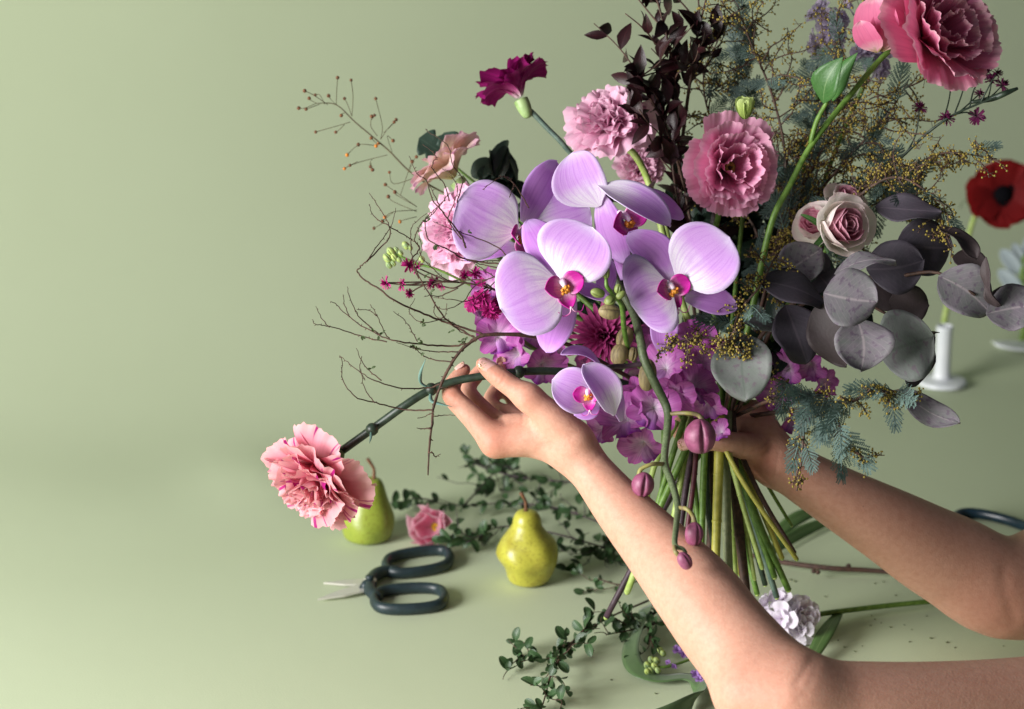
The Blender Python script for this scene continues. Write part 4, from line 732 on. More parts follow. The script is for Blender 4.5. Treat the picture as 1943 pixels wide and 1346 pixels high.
acacia('acacia branch drooping over the topmost eucalyptus leaf', [(1415, 760, 2.28), (1570, 450, 2.24), (1680, 340, 2.2), (1765, 370, 2.18), (1795, 440, 2.17)], 5, 15, 8, .7)
acacia('acacia branch with yellow buds between the burgundy leaves and the middle lisianthus', [(1395, 760, 2.27), (1440, 480, 2.33), (1400, 380, 2.34), (1355, 250, 2.33), (1335, 150, 2.32), (1370, 60, 2.31)], 6, 18, 9, 1.)
acacia('acacia branch behind the tall green lisianthus stem', [(1400, 760, 2.27), (1470, 560, 2.27), (1480, 450, 2.26), (1510, 330, 2.28)], 7, 13, 10, .7)
acacia('acacia branch with blue grey fronds hanging under the eucalyptus', [(1390, 790, 2.23), (1450, 720, 2.16), (1540, 750, 2.11), (1610, 765, 2.1), (1670, 735, 2.1), (1740, 768, 2.1)], 8, 10, 22, .42, fdir=(-.1, -.15, .3))
acacia('acacia twig trailing down over the far wrist', [(1395, 790, 2.23), (1470, 760, 2.15), (1520, 800, 2.11), (1522, 860, 2.1), (1512, 932, 2.1)], 9, 4, 3, .3, fdir=(.1, -.5, .3))
acacia('acacia twig trailing down right of the far wrist', [(1395, 790, 2.23), (1500, 750, 2.14), (1580, 790, 2.1), (1612, 850, 2.09), (1655, 876, 2.09)], 10, 4, 4, .32, fdir=(0, -.5, .3))
acacia('acacia sprig with yellow buds over the pale pointed eucalyptus leaf', [(1370, 790, 2.2), (1400, 700, 2.12), (1395, 655, 2.1), (1330, 640, 2.1), (1268, 655, 2.1)], 11, 9, 0, .42)
acacia('frosted blue acacia fronds just right of the shaded orchid flower', [(1375, 790, 2.22), (1390, 680, 2.16), (1400, 600, 2.12), (1440, 545, 2.11), (1475, 480, 2.12)], 12, 7, 10, .4, fdir=(-.25, -.3, .5))
for k, (lab, q) in enumerate((('dark blue grey acacia foliage behind the tall green lisianthus stem', [(1400, 760, 2.3), (1490, 520, 2.36), (1540, 380, 2.37), (1560, 220, 2.36), (1540, 120, 2.36)]), ('dark blue grey acacia foliage behind the spray roses', [(1410, 760, 2.3), (1540, 520, 2.33), (1640, 400, 2.33), (1720, 320, 2.32)]), ('dark blue grey acacia foliage right of the burgundy leaves', [(1390, 760, 2.3), (1420, 480, 2.38), (1420, 300, 2.38), (1400, 160, 2.37), (1420, 60, 2.37)]))):
    acacia(lab, q, 40+k, 6, 34, .6)
# ------------------------------------------------------------------ burgundy leaves and dark greenery
BURG = leaf_mat('burgundy_leaf', '#1c080c', '#2a0c12', '#40181e', .42, .06, .4, vary=.3)
LM = {}
def leaf_mesh(mat, pr='lance', wd=.5, seed=0, cup=.25, bulge=.08):
    k = (mat.name, pr, wd, seed)
    if k not in LM: LM[k] = MB().grid(leafgrid((0, 0, 0), (0, 1, 0), wd, (0, 0, 1), pr, cup=cup, bulge=bulge+.04*math.sin(seed*3), skew=.05*math.sin(seed*5), curl=-.1*math.cos(seed*2), nu=5, nv=8)).mesh('leaf', mat)
    return LM[k]
def put_leaf(root, mesh, p, y, z, s):
    y = nrm(y); z = nrm(z-y*np.dot(z, y)); M = np.eye(4); M[:3, 0] = np.cross(y, z)*s; M[:3, 1] = y*s; M[:3, 2] = z*s; M[:3, 3] = p; return link('leaf', mesh, root, M)
def leafy(name, label, cat_, paths, mat, smat, size, n, seed, pr='lance', wd=.45, r=2.5, spread=1., group=None, twigs=0, world=None, lo=.3):
    R = np.random.RandomState(seed); PP = [cat([W(*p) for p in q] if world is None else q, 8) for q in paths]; root = thing(name, label, cat_, PP[0][0], group); st = MB()
    for P in list(PP):
        st.tube(P, np.linspace(px(r), px(r*.45), len(P)), 6, 0)
        for i in range(twigs):
            k = int(len(P)*(lo+(1-lo)*R.rand()))-1; v = nrm(nrm(P[min(k+1, len(P)-1)]-P[max(k-1, 0)])+.9*R.randn(3)*spread); L = px(size*(2.2+2.2*R.rand())); pts = [P[k]]
            for j in range(4):
                v = nrm(v+.25*R.randn(3)); nx = pts[-1]+v*L/4
                if world is not None and nx[2] < .004: nx[2] = .004
                pts.append(nx)
            c = cat(pts, 3); st.tube(c, np.linspace(px(r*.5), px(r*.3), len(c)), 5, 0); PP.append(c)
    st.build('stem', smat, root)
    wts = np.array([np.linalg.norm(P[-1]-P[0]) for P in PP]); wts /= wts.sum()
    for i in range(n):
        ip = R.choice(len(PP), p=wts); P = PP[ip]; l0 = lo if ip < len(paths) else .15; k = min(len(P)-2, int(len(P)*(l0+(1-l0)*R.rand()))); t = nrm(P[k+1]-P[k]); v = nrm(t*.7+R.randn(3)*spread*.75); p = P[k]
        if world is not None and p[2]+v[2]*px(size) < .003: v[2] = abs(v[2])*.3+.05
        put_leaf(root, leaf_mesh(mat, pr, wd, i % 4), p, v, dc(R.randn()*.6, .5+R.randn()*.6, .7), px(size*(.65+.7*R.rand())))
    return root
leafy('burgundy_foliage', 'tall branch of dark burgundy pointed leaves cut off by the top edge', 'foliage', [[(1340, 760, 2.28), (1300, 450, 2.32), (1285, 250, 2.28), (1275, 120, 2.26), (1255, 30, 2.25), (1240, -20, 2.25)], [(1290, 300, 2.3), (1310, 150, 2.27), (1325, 60, 2.26), (1345, -20, 2.26)]], BURG, STEM['brown'], 46, 120, 5, r=4, twigs=7, wd=.48, spread=.8)
leafy('burgundy_foliage', 'burgundy leaf branch leaning left over the pink shaggy carnation', 'foliage', [[(1345, 760, 2.28), (1310, 420, 2.3), (1270, 260, 2.27), (1230, 180, 2.25), (1205, 130, 2.24)]], BURG, STEM['brown'], 48, 62, 6, r=3.5, twigs=5, wd=.48, spread=.8)
leafy('burgundy_foliage', 'burgundy leaf branch in shadow between the orchids and the middle lisianthus', 'foliage', [[(1350, 760, 2.28), (1320, 520, 2.3), (1290, 400, 2.26), (1275, 290, 2.25), (1290, 220, 2.25)]], BURG, STEM['brown'], 48, 75, 7, r=3.5, twigs=6, wd=.48, spread=.8)
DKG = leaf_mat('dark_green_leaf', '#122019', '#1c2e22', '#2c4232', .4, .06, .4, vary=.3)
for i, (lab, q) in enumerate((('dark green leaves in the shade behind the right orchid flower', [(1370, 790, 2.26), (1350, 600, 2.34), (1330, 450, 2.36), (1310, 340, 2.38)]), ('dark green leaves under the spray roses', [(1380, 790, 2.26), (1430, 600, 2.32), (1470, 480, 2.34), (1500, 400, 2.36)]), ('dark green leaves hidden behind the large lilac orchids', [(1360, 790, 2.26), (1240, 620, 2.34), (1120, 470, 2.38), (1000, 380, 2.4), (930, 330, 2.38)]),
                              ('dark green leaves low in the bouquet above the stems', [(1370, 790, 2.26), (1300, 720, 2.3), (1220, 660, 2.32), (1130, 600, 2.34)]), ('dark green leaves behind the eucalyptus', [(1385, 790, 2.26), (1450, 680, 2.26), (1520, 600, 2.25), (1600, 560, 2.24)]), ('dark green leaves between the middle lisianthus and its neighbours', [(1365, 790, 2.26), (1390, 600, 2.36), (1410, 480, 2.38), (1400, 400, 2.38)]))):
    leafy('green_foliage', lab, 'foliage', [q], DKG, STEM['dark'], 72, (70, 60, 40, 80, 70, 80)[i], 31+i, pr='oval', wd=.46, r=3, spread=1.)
OAK = leaf_mat('lobed_leaf', '#2a3f36', '#364c40', '#4a6052', .5, .08)
ok = thing('lobed_leaf_sprig', 'dark green lobed leaf sticking up behind the faded cream carnation', 'foliage', W(880, 330, 2.4))
MB().tube([W(830, 290, 2.4), W(880, 330, 2.4), W(1000, 430, 2.38), W(1200, 640, 2.3), W(*GRIP)], px(3), 6).build('stem', STEM['green'], ok)
for (bu, bv), (tu, tv), wd, pf in (((850, 300), (795, 262), 62, 'lobe'), ((870, 300), (842, 252), 50, 'lobe'), ((895, 335), (936, 306), 40, 'oval'), ((920, 345), (975, 330), 34, 'oval'), ((965, 350), (967, 304), 18, 'oval'), ((940, 340), (905, 326), 34, 'oval')):
    MB().grid(leafgrid(W(bu, bv, 2.4), W(tu, tv, 2.39), px(wd, 2.4), dc(-.1, .2, 1), pf, cup=.15, bulge=.05, nv=25)).build('leaf', OAK, ok, solid=.0006)
# ------------------------------------------------------------------ pompom wax flowers
POM = petal_mat('pompom_petal', [(0, '#5a0c40'), (.5, '#a81870'), (1, '#c22a86')], vein=.1, trans=.2); POMD = petal_mat('pompom_petal_dark', [(0, '#30081f'), (1, '#581040')], vein=.1, trans=.1)
def pom_mesh(mat, seed):
    R = np.random.RandomState(seed); b = MB()
    for k in range(34):
        z = R.rand()*1.3-.3; a = k*2.4; th = math.acos(max(-1, min(1, z))); b.grid(fan(1, .34, .1, .3, .5, .3, .5, .2, .1, 2, .05, k, 5, 4), rotz(a)@roty(th))
    return b.mesh('flower_head', mat)
PM = [pom_mesh(POM, 1), pom_mesh(POM, 2)]; PMD = [pom_mesh(POMD, 3), pom_mesh(POMD, 4)]
def poms(label, stem, heads, meshes, smat, r=3):
    root = thing('pompom_sprig', label, 'flower', W(*stem[0])); P = cat([W(*p) for p in stem], 6); b = MB(); b.tube(P, np.linspace(px(r), px(r*.5), len(P)), 6, 0); R = np.random.RandomState(len(heads))
    for i, (u, v, s, d) in enumerate(heads):
        c = W(u, v, d); k = int(np.argmin(np.linalg.norm(P-c, axis=1))); k = max(0, k-4); mid = (P[k]+c)/2+R.randn(3)*px(5); b.tube([P[k], mid, c], [px(1.8), px(1.5), px(1.3)], 5, 4)
        link('flower_head', meshes[i % 2], root, frame(c, nrm(c-P[k]+R.randn(3)*.01), (0, 1, 0), px(s*1.35, d)))
    b.build('stem', smat, root)
poms('sprig of small magenta pompom flowers among the thin twigs left of the orchids', [(1300, 770, 2.27), (1100, 640, 2.25), (960, 560, 2.2), (900, 540, 2.18), (840, 535, 2.18), (735, 537, 2.18)], [(733, 537, 11, 2.18), (763, 541, 10, 2.18), (776, 504, 12, 2.19), (791, 508, 11, 2.18), (826, 535, 11, 2.19), (817, 541, 8, 2.18), (838, 543, 8, 2.18), (777, 557, 8, 2.18), (901, 520, 12, 2.16), (912, 536, 8, 2.15), (915, 565, 15, 2.14), (896, 578, 13, 2.14), (928, 588, 14, 2.14), (945, 580, 13, 2.15), (938, 596, 10, 2.14), (882, 523, 9, 2.18)], PM, STEM['brown'])
poms('sprig of dark plum pompom flowers at the right under the top lisianthus', [(1430, 720, 2.28), (1600, 420, 2.26), (1720, 290, 2.24), (1790, 230, 2.22), (1850, 200, 2.21), (1912, 178, 2.2)], [(1745, 206, 12, 2.23), (1832, 156, 13, 2.22), (1868, 140, 13, 2.22), (1882, 152, 12, 2.21), (1901, 162, 12, 2.21), (1796, 226, 13, 2.22), (1853, 221, 14, 2.22), (1858, 179, 9, 2.22), (1806, 148, 10, 2.25), (1892, 140, 9, 2.2)], PMD, STEM['dark'], 4)
MB().tube([W(1840, 195, 2.215), W(1880, 188, 2.21), W(1906, 178, 2.2), W(1931, 168, 2.2)], [px(3), px(6), px(6), px(3)], 7).build('bud_tip', STEM['dark'], bpy.data.objects['pompom_sprig.001'])
GB2 = plain('small_green_bud', '#7d9468', '#a8b860', 200, .5)
gb = thing('bud_sprig', 'pale green bud sprig left of the orchids beside the magenta pompoms', 'buds', W(850, 520, 2.24)); b = MB()
b.tube([W(742, 478, 2.25), W(790, 500, 2.25), W(850, 520, 2.25), W(1000, 600, 2.27), W(*GRIP)], px(2.5), 6); b.build('stem', STEM['green'], gb)
for (u, v, s) in ((742, 478, 8), (735, 490, 8), (748, 488, 7), (738, 503, 6), (757, 493, 5), (770, 466, 7), (778, 470, 5), (752, 474, 5), (746, 500, 5), (760, 480, 5), (800, 492, 6)): bud(gb, (u, v), F(-.5, .6, .2), s*1.9, s*2.6, 2.25, GB2, ph=u)
# ------------------------------------------------------------------ dry seed-head sprig
SEED = plain('seed_head', '#4a2e22', '#7a4a22', 500, .7); SEEDO = plain('orange_seed_head', '#b05c12', '#c87a1c', 300, .6); SST = plain('seed_stem', '#5a5238', '#4a4430', 200, .7)
def z2(x, y, d=2.36): return W(560+x/3.204, 90+y/3.204, d)
sd = thing('seed_head_sprig', 'wiry dry sprig with tiny round seed heads at the upper left of the bouquet', 'foliage', z2(740, 790)); b = MB(); s1 = MB(); s2 = MB(); R = np.random.RandomState(4)
b.tube([W(1150, 560, 2.33), W(900, 400, 2.34), z2(740, 790), z2(560, 620), z2(370, 460), z2(250, 350), z2(130, 340)], [px(2.4), px(2.2), px(2), px(1.8), px(1.6), px(1.3), px(.8)], 6)
for pts, o in (([(250, 350), (252, 280), (258, 185)], 0), ([(345, 420), (352, 300), (340, 200)], 0), ([(345, 420), (320, 350), (300, 312)], 0), ([(130, 340), (100, 325), (85, 310)], 0), ([(200, 350), (110, 290), (58, 265)], 0), ([(250, 350), (220, 320), (203, 295)], 0), ([(180, 345), (150, 290), (122, 290)], 0), ([(130, 340), (60, 370), (22, 370)], 0), ([(150, 345), (100, 365), (66, 376)], 0), ([(300, 400), (285, 405), (280, 415)], 0), ([(335, 455), (250, 480), (125, 515)], 0), ([(300, 470), (270, 500), (247, 516)], 0), ([(520, 560), (530, 480), (490, 312)], 0), ([(520, 560), (560, 500), (602, 455)], 0), ([(540, 520), (590, 470), (614, 440)], 0), ([(500, 540), (460, 480), (465, 420)], 0), ([(465, 440), (480, 420), (482, 414)], 0), ([(500, 600), (420, 590), (384, 592)], 0), ([(500, 590), (480, 570), (462, 552)], 0), ([(490, 600), (490, 600), (492, 600)], 1), ([(505, 590), (505, 585), (508, 583)], 1), ([(384, 592), (350, 620), (316, 655)], 1), ([(560, 655), (420, 690), (333, 718)], 0), ([(380, 695), (330, 720), (300, 738)], 1), ([(470, 680), (455, 700), (458, 726)], 0), ([(460, 700), (465, 730), (470, 745)], 0), ([(590, 640), (560, 540), (595, 568)], 0), ([(740, 790), (600, 830), (573, 760)], 0), ([(740, 970), (640, 900), (548, 835)], 0), ([(740, 970), (620, 900), (606, 880)], 0), ([(740, 1000), (600, 940), (566, 908)], 0), ([(740, 990), (600, 1000), (545, 1032)], 1), ([(600, 1000), (550, 1040), (530, 1058)], 0), ([(740, 1030), (660, 1050), (637, 1060)], 1), ([(545, 1060), (500, 1090), (479, 1100)], 0), ([(640, 900), (700, 720), (711, 695)], 0), ([(690, 760), (720, 690), (737, 666)], 0)):
    q = [z2(x, y, 2.36+(R.rand()-.5)*.03) for x, y in pts]; q[0] = z2(*pts[0]); b.tube(q, px(.75), 4, 4); (s2 if o else s1).ball(q[-1], px(3.1+R.rand()*.8, 2.36), 7, 5)
b.build('stem', SST, sd); s1.build('seed_head', SEED, sd)['kind'] = 'stuff'; s2.build('seed_head', SEEDO, sd)['kind'] = 'stuff'
# ------------------------------------------------------------------ curly twig
def z6(x, y): return (600+x/3.96, 380+y/3.96)
def z1(x, y): return (480+x/3.204, 620+y/3.204)
tw = thing('curly_twig', 'dark bare branch curling down in front of the hand with a tangle of thin twigs', 'branch', W(1000, 637, 2.1)); b = MB(); R = np.random.RandomState(9)
b.tube([W(*p) for p in ((1330, 790, 2.24), (1200, 720, 2.2), (1080, 655, 2.13), (1000, 637, 2.1), (928, 635, 2.09), (903, 643, 2.09), (880, 660, 2.09), (862, 681, 2.09), (850, 703, 2.09), (839, 725, 2.095), (823, 770, 2.1), (820, 804, 2.1), (815, 845, 2.1), (812, 902, 2.1))], [px(x*.82) for x in (5, 5, 5, 4.6, 4.4, 4, 3.8, 3.6, 3.4, 3.2, 2.7, 2.5, 2.2, 1.6)], 7, 4)
q_ = b.v[0]; q_ += (R.randn(len(q_), 3)*px(.45))
for k in range(60, len(q_)-7, 17): b.tube([q_[k], q_[k]+nrm(R.randn(3))*px(4+3*R.rand())], [px(1.6), px(.6)], 5, 1)
b.build('branch', STEM['twig'], tw)
TW = [('6', [(1240, 1010), (1000, 930), (850, 870), (620, 770), (450, 660), (350, 590), (315, 530), (340, 490), (380, 450), (460, 350), (540, 240), (575, 150), (595, 60)], 2.1), ('6', [(380, 460), (480, 360), (545, 280), (550, 200), (500, 100), (430, 0), (400, -60)], 1.5), ('6', [(545, 200), (430, 120), (400, 30)], 1.1), ('6', [(550, 200), (700, 280), (760, 330), (800, 440), (880, 520)], 1.1),
      ('6', [(1200, 1040), (1060, 960), (960, 880), (870, 740), (770, 580), (720, 440), (712, 300), (720, 200), (830, 100)], 1.9), ('6', [(720, 440), (770, 360), (740, 300), (790, 180), (880, 100), (960, 0), (1010, -60)], 1.3), ('6', [(770, 580), (730, 500), (790, 380), (760, 200)], 1.1), ('6', [(1130, 1085), (1000, 1095), (800, 1080), (600, 1060), (440, 1000), (250, 880), (140, 780), (105, 760)], 2.), ('6', [(530, 1070), (330, 1020), (100, 955), (0, 940), (-30, 900)], 1.3), ('6', [(100, 955), (40, 890), (0, 800)], 1.), ('6', [(480, 1010), (380, 930), (300, 850), (240, 700), (235, 650)], 1.3), ('6', [(250, 880), (215, 780), (200, 710)], 1.), ('6', [(550, 1040), (510, 980), (450, 850), (405, 785)], 1.1), ('6', [(450, 870), (400, 830), (300, 820)], .9),
      ('6', [(1080, 1135), (900, 1140), (740, 1110), (600, 1065)], 1.3), ('6', [(1010, 1210), (850, 1190), (760, 1130), (730, 1100)], 1.3), ('6', [(760, 1060), (680, 920), (580, 840)], 1.), ('6', [(890, 760), (885, 860), (960, 880), (980, 780)], .9),
      ('1', [(1140, 350), (1060, 370), (880, 370), (720, 320), (600, 240), (525, 175)], 1.7), ('1', [(780, 330), (680, 240), (630, 130)], 1.2), ('1', [(680, 330), (650, 260), (660, 180)], .9), ('1', [(1095, 505), (930, 510), (740, 465), (620, 430), (550, 320), (540, 200), (525, 180)], 1.6), ('1', [(740, 465), (680, 380), (655, 260)], 1.1), ('1', [(1073, 615), (1030, 620), (995, 618)], 1.4), ('1', [(1085, 760), (1110, 790), (1140, 775)], 1.4), ('1', [(1095, 550), (1160, 540), (1230, 540)], 1.), ('1', [(1100, 520), (1040, 545), (1000, 560)], .9),
      ('6', [(1450, 490), (1150, 450), (1000, 380), (900, 330), (835, 280), (820, 150), (900, 60), (960, 0), (1000, -60)], 1.6), ('6', [(1440, 460), (1330, 455), (1200, 465), (1050, 440)], 1.1), ('6', [(1450, 440), (1340, 340), (1140, 260), (1000, 210), (880, 160)], 1.3), ('6', [(1120, 360), (1080, 260), (960, 100), (900, -20), (850, -120)], 2.), ('6', [(1090, 290), (1000, 150), (1040, 30), (1060, -100), (1000, -200), (950, -240)], 1.3), ('6', [(960, 100), (880, 0), (830, -150), (760, -200), (700, -330)], 1.3), ('6', [(1430, 520), (1250, 490), (1150, 450)], 1.4), ('6', [(1420, 530), (1300, 660), (1150, 750), (1000, 740), (880, 730)], 1.2), ('6', [(1400, 550), (1200, 640), (1100, 760), (960, 820), (900, 800)], 1.2), ('6', [(1280, 600), (1100, 600), (980, 600), (870, 500), (830, 460)], 1.3), ('6', [(1060, 660), (930, 720), (870, 720), (810, 720)], 1.3), ('6', [(1380, 600), (1250, 520), (1180, 470)], 1.3),
      ('6', [(1000, 0), (960, -120), (870, -250), (900, -330), (800, -420)], 1.2), ('6', [(1060, 20), (1100, -150), (1030, -250), (980, -420), (860, -500), (820, -530)], 1.2), ('6', [(1010, 930), (1100, 990), (1200, 1020)], 1.4), ('6', [(1300, 1015), (1100, 960), (960, 900), (800, 920), (700, 840), (740, 740)], 1.1), ('6', [(1600, 60), (1500, -100), (1420, -180), (1300, -120), (1250, -80)], 1.2), ('6', [(1450, -20), (1480, -130), (1380, -180)], 1.)]
for kind, pts, r in TW:
    q = [(z6 if kind == '6' else z1)(*p) for p in pts]; d0 = 2.1+(R.rand()-.5)*.05; c = []
    for i, p in enumerate(q): c.append(W(p[0]+R.randn()*.7, p[1]+R.randn()*.7, d0+.02*math.sin(i*1.3+R.rand()) if i else 2.095))
    c = cat(c, 6); c[1:-1] += R.randn(len(c)-2, 3)*px(.55); t = MB(); t.tube(c, np.linspace(px(r*1.05), px(.55), len(c)), 5, 0)
    for k in range(2, len(c)-1):
        if R.rand() < .38: t.tube([c[k], c[k]+nrm(R.randn(3))*px(2+3*R.rand())], [px(.9), px(.4)], 4, 1)
    t.build('twig', STEM['twig'], tw)
TLEAF = leaf_mat('tiny_twig_leaf', '#2e3c1e', '#46592a', None, .5)
for u, v in [z6(*p) for p in ((340, 1020), (430, 990), (500, 995), (470, 1020), (740, 1110), (755, 1120), (725, 1105), (800, 1075), (760, 1050), (1010, 985), (1105, 1060), (1090, 1065), (1120, 1055), (810, 910), (795, 950), (415, 1265), (835, 160), (790, 1170), (1140, 240), (880, 350), (895, 340), (830, 560), (860, 690))]:
    for k in range(2): put_leaf(tw, leaf_mesh(TLEAF, 'oval', .5, k), W(u, v, 2.098), dc(R.randn(), R.randn(), .3), dc(0, .3, 1), px(6+4*R.rand()))
# ------------------------------------------------------------------ pale stock behind the acacia, at the top
LIL = petal_mat('lilac_petal', [(0, '#d9dcc6'), (.3, '#cfc0d8'), (1, '#d6c8e0')], vein=.15, vcol='#9a86b0', trans=.35)
def floret(mat, seed):
    b = MB(); 
    for i in range(4): b.grid(fan(1, 1.0, .7, 1.6, .2, .2, .7, .15, .1, 3, .03, seed*9+i, 9, 6), rotz(i*PI/2))
    for i in range(4): b.grid(fan(.75, .8, .3, 1.0, .2, .2, .7, .2, .15, 3, .03, seed*19+i, 9, 6), rotz(i*PI/2+.7))
    return b.mesh('floret', mat)
FLO = [floret(LIL, s) for s in range(3)]
def stock(label, path, n, size, seed, spread, meshes=FLO, smat='green', r=5, world=False):
    P = cat(path if world else [W(*p) for p in path], 6); root = thing('stock_flower', label, 'flower', P[-1]); MB().tube(P, px(r), 8, 0).build('stem', STEM[smat], root); R = np.random.RandomState(seed); tip = P[-1]; ax = nrm(P[-1]-P[-3])
    for i in range(n):
        a = i*2.4; o = nrm(R.randn(3)); c = tip-ax*px(spread*2.2*i/n)+o*px(spread*(.5+.4*R.rand()))
        if world: c[2] = max(c[2], .012)
        link('floret', meshes[i % 3], root, frame(c, nrm(o+ax*.4+dc(0, 0, .5)*.4), (0, 1, 0), px(size*(.8+.4*R.rand()))))
    return root
stock('pale lilac stock behind the acacia at the top edge', [(1420, 760, 2.3), (1530, 300, 2.36), (1560, 120, 2.36), (1575, 15, 2.36)], 26, 26, 3, 34)
stock('pale lilac stock behind the large top right lisianthus', [(1420, 760, 2.3), (1580, 300, 2.35), (1640, 160, 2.34), (1665, 60, 2.33)], 22, 26, 4, 40)
# ------------------------------------------------------------------ the cut stems under the grip
g0 = 'cut stems of the bouquet'
def cstem(label, a, e, r, mat, mid=None, nodes=0, rr=.9):
    A = W(*a); E = W(*e); root = thing('cut_stem', label, 'stem', A, g0)
    pts = [A, W(*mid) if mid else (A+E)/2, E]; b = MB(); b.tube(pts, [px(r*1.12), px(r*1.1), px(r*1.1*rr)], 10, 6); b.build('stalk', STEM[mat], root)
    for k in range(nodes):
        t = (k+1)/(nodes+1); p = cat(pts, 10)[int(t*20)]; MB().ball(p, np.array([1.22, 1.22, .9])*px(r), 8, 6).build('node', STEM[mat], root)
    d = nrm(E-pts[1]); MB().ball(E, px(r*.86), 8, 4).build('cut_end', STEM['pale'], root)
cstem('thick yellow green stem standing in the middle of the bunch', (1366, 770, 2.2), (1357, 1086, 2.17), 8.5, 'yellow', (1363, 900, 2.19), 3)
cstem('thick grey green stem right beside the yellow one', (1380, 780, 2.21), (1384, 1112, 2.18), 8.5, 'grey', (1378, 960, 2.2), 2)
cstem('black brown woody stem reaching lowest in the middle', (1386, 780, 2.22), (1418, 1146, 2.2), 9, 'brown', (1398, 960, 2.21), 2)
cstem('slender jointed yellow stem slanting right from the gripping hand', (1350, 800, 2.2), (1512, 1062, 2.16), 4.5, 'yellow', (1410, 915, 2.18), 4)
cstem('thin brown stem slanting right behind the jointed yellow one', (1380, 800, 2.22), (1508, 1050, 2.2), 4.5, 'brown', (1440, 935, 2.21))
cstem('stout green stem with a pale cut end, farthest right at the bottom', (1370, 790, 2.23), (1496, 1120, 2.24), 6.5, 'green', (1435, 980, 2.23))
cstem('blue green stem ending just above the white stock flower', (1370, 790, 2.24), (1474, 1134, 2.26), 6, 'blue', (1430, 990, 2.25))
cstem('green stem ending between the blue green and the woody ones', (1372, 790, 2.25), (1452, 1110, 2.28), 5.5, 'dark', (1420, 990, 2.26))
cstem('light green stem next to the woody one', (1375, 790, 2.23), (1437, 1128, 2.23), 5.5, 'green', (1400, 980, 2.23))
cstem('thin pale green stem right of the woody one', (1378, 790, 2.22), (1432, 1100, 2.2), 4, 'pale', (1408, 960, 2.21))
cstem('thin green stem fanning out far to the right under the wrist', (1385, 790, 2.25), (1502, 998, 2.27), 3.5, 'green', (1450, 910, 2.26))
cstem('pale green stem slanting down left behind the hanging buds', (1345, 790, 2.23), (1190, 1124, 2.27), 7, 'pale', (1265, 930, 2.25))
cstem('purple woody stem slanting down left, its end resting above the leafy sprig', (1350, 790, 2.24), (1150, 1172, 2.29), 6.5, 'purple', (1262, 960, 2.27))
cstem('bright green stem crossing behind the purple one', (1380, 790, 2.25), (1196, 1090, 2.3), 6.5, 'green', (1280, 930, 2.28))
cstem('dark purple stem in the left half of the bunch', (1330, 790, 2.22), (1285, 1045, 2.2), 6, 'purple', (1306, 900, 2.21))
cstem('wine red stem left of the yellow green one', (1322, 790, 2.21), (1296, 1060, 2.19), 5, 'red', (1318, 900, 2.2), 1)
cstem('green stem behind the wine red one', (1300, 790, 2.25), (1330, 1060, 2.24), 6, 'green', (1318, 930, 2.245))
cstem('pale stem at the left border of the bunch', (1285, 800, 2.24), (1215, 1020, 2.27), 5.5, 'pale', (1240, 890, 2.255))
cstem('mid green stem at the left border of the bunch behind the pale one', (1260, 800, 2.26), (1240, 1050, 2.28), 5, 'green', (1258, 910, 2.27))
cstem('dull brown stem behind the centre of the bunch', (1345, 790, 2.26), (1345, 1080, 2.27), 7, 'brown', (1350, 930, 2.265), 1)
cstem('green stem hidden behind the thick yellow green one', (1340, 790, 2.25), (1368, 1100, 2.26), 6, 'dark', (1342, 950, 2.255))
cstem('olive stem at the right of the centre, behind the grey one', (1400, 790, 2.27), (1404, 1090, 2.28), 6, 'yellow', (1400, 950, 2.275))
for lab, a, e, r, mat, mid in (('bright green stem splaying right just left of the stout one', (1372, 790, 2.24), (1470, 1096, 2.235), 6, 'green', (1420, 950, 2.235)), ('pale green stem in front of the stems splaying right', (1366, 790, 2.2), (1446, 1078, 2.19), 5, 'pale', (1404, 940, 2.19)), ('yellow stem splaying right behind the brown slanting one', (1380, 790, 2.25), (1484, 1060, 2.26), 5.5, 'yellow', (1430, 930, 2.255)),
    ('bright green stem just left of the thick yellow green one', (1340, 790, 2.2), (1330, 1076, 2.19), 6, 'green', (1334, 930, 2.195)), ('pale green stem between the purple and wine red ones', (1310, 790, 2.23), (1268, 1040, 2.235), 6, 'pale', (1290, 920, 2.23)), ('green stem slanting left in front of the purple woody one', (1330, 790, 2.21), (1222, 1030, 2.24), 6.5, 'green', (1276, 910, 2.225)), ('green stem at the left between the two pale ones', (1300, 790, 2.22), (1236, 1000, 2.24), 5.5, 'green', (1268, 890, 2.23)), ('light green stem right behind the grey green one', (1372, 790, 2.26), (1394, 1098, 2.27), 7, 'pale', (1384, 940, 2.265))):
    cstem(lab, a, e, r, mat, mid, 1)
# ------------------------------------------------------------------ loose things on the paper
SPR = leaf_mat('sprig_leaf', '#2b4426', '#3a5632', '#6d8660', .4, .12, .45, vary=.25)
def TT(pts): return [T(u, v, z) for u, v, z in pts]
leafy('leafy_sprig', 'bushy small leaved sprig lying behind the yellow pear', 'foliage', [TT([(1190, 930, .06), (1080, 915, .05), (980, 905, .05), (900, 880, .06), (880, 855, .07)]), TT([(1160, 1000, .03), (1060, 965, .03), (960, 955, .02), (870, 960, .02), (790, 945, .02)]), TT([(1150, 1040, .02), (1040, 1010, .03), (950, 1000, .03), (885, 1030, .02)]), TT([(880, 960, .02), (930, 905, .03), (960, 880, .04)]), TT([(1180, 980, .02), (1160, 1030, .02), (1120, 1050, .02)])],
      SPR, STEM['purple'], 28, 298, 81, pr='oval', wd=.62, r=2.4, twigs=11, world=1, lo=.1, spread=1.)
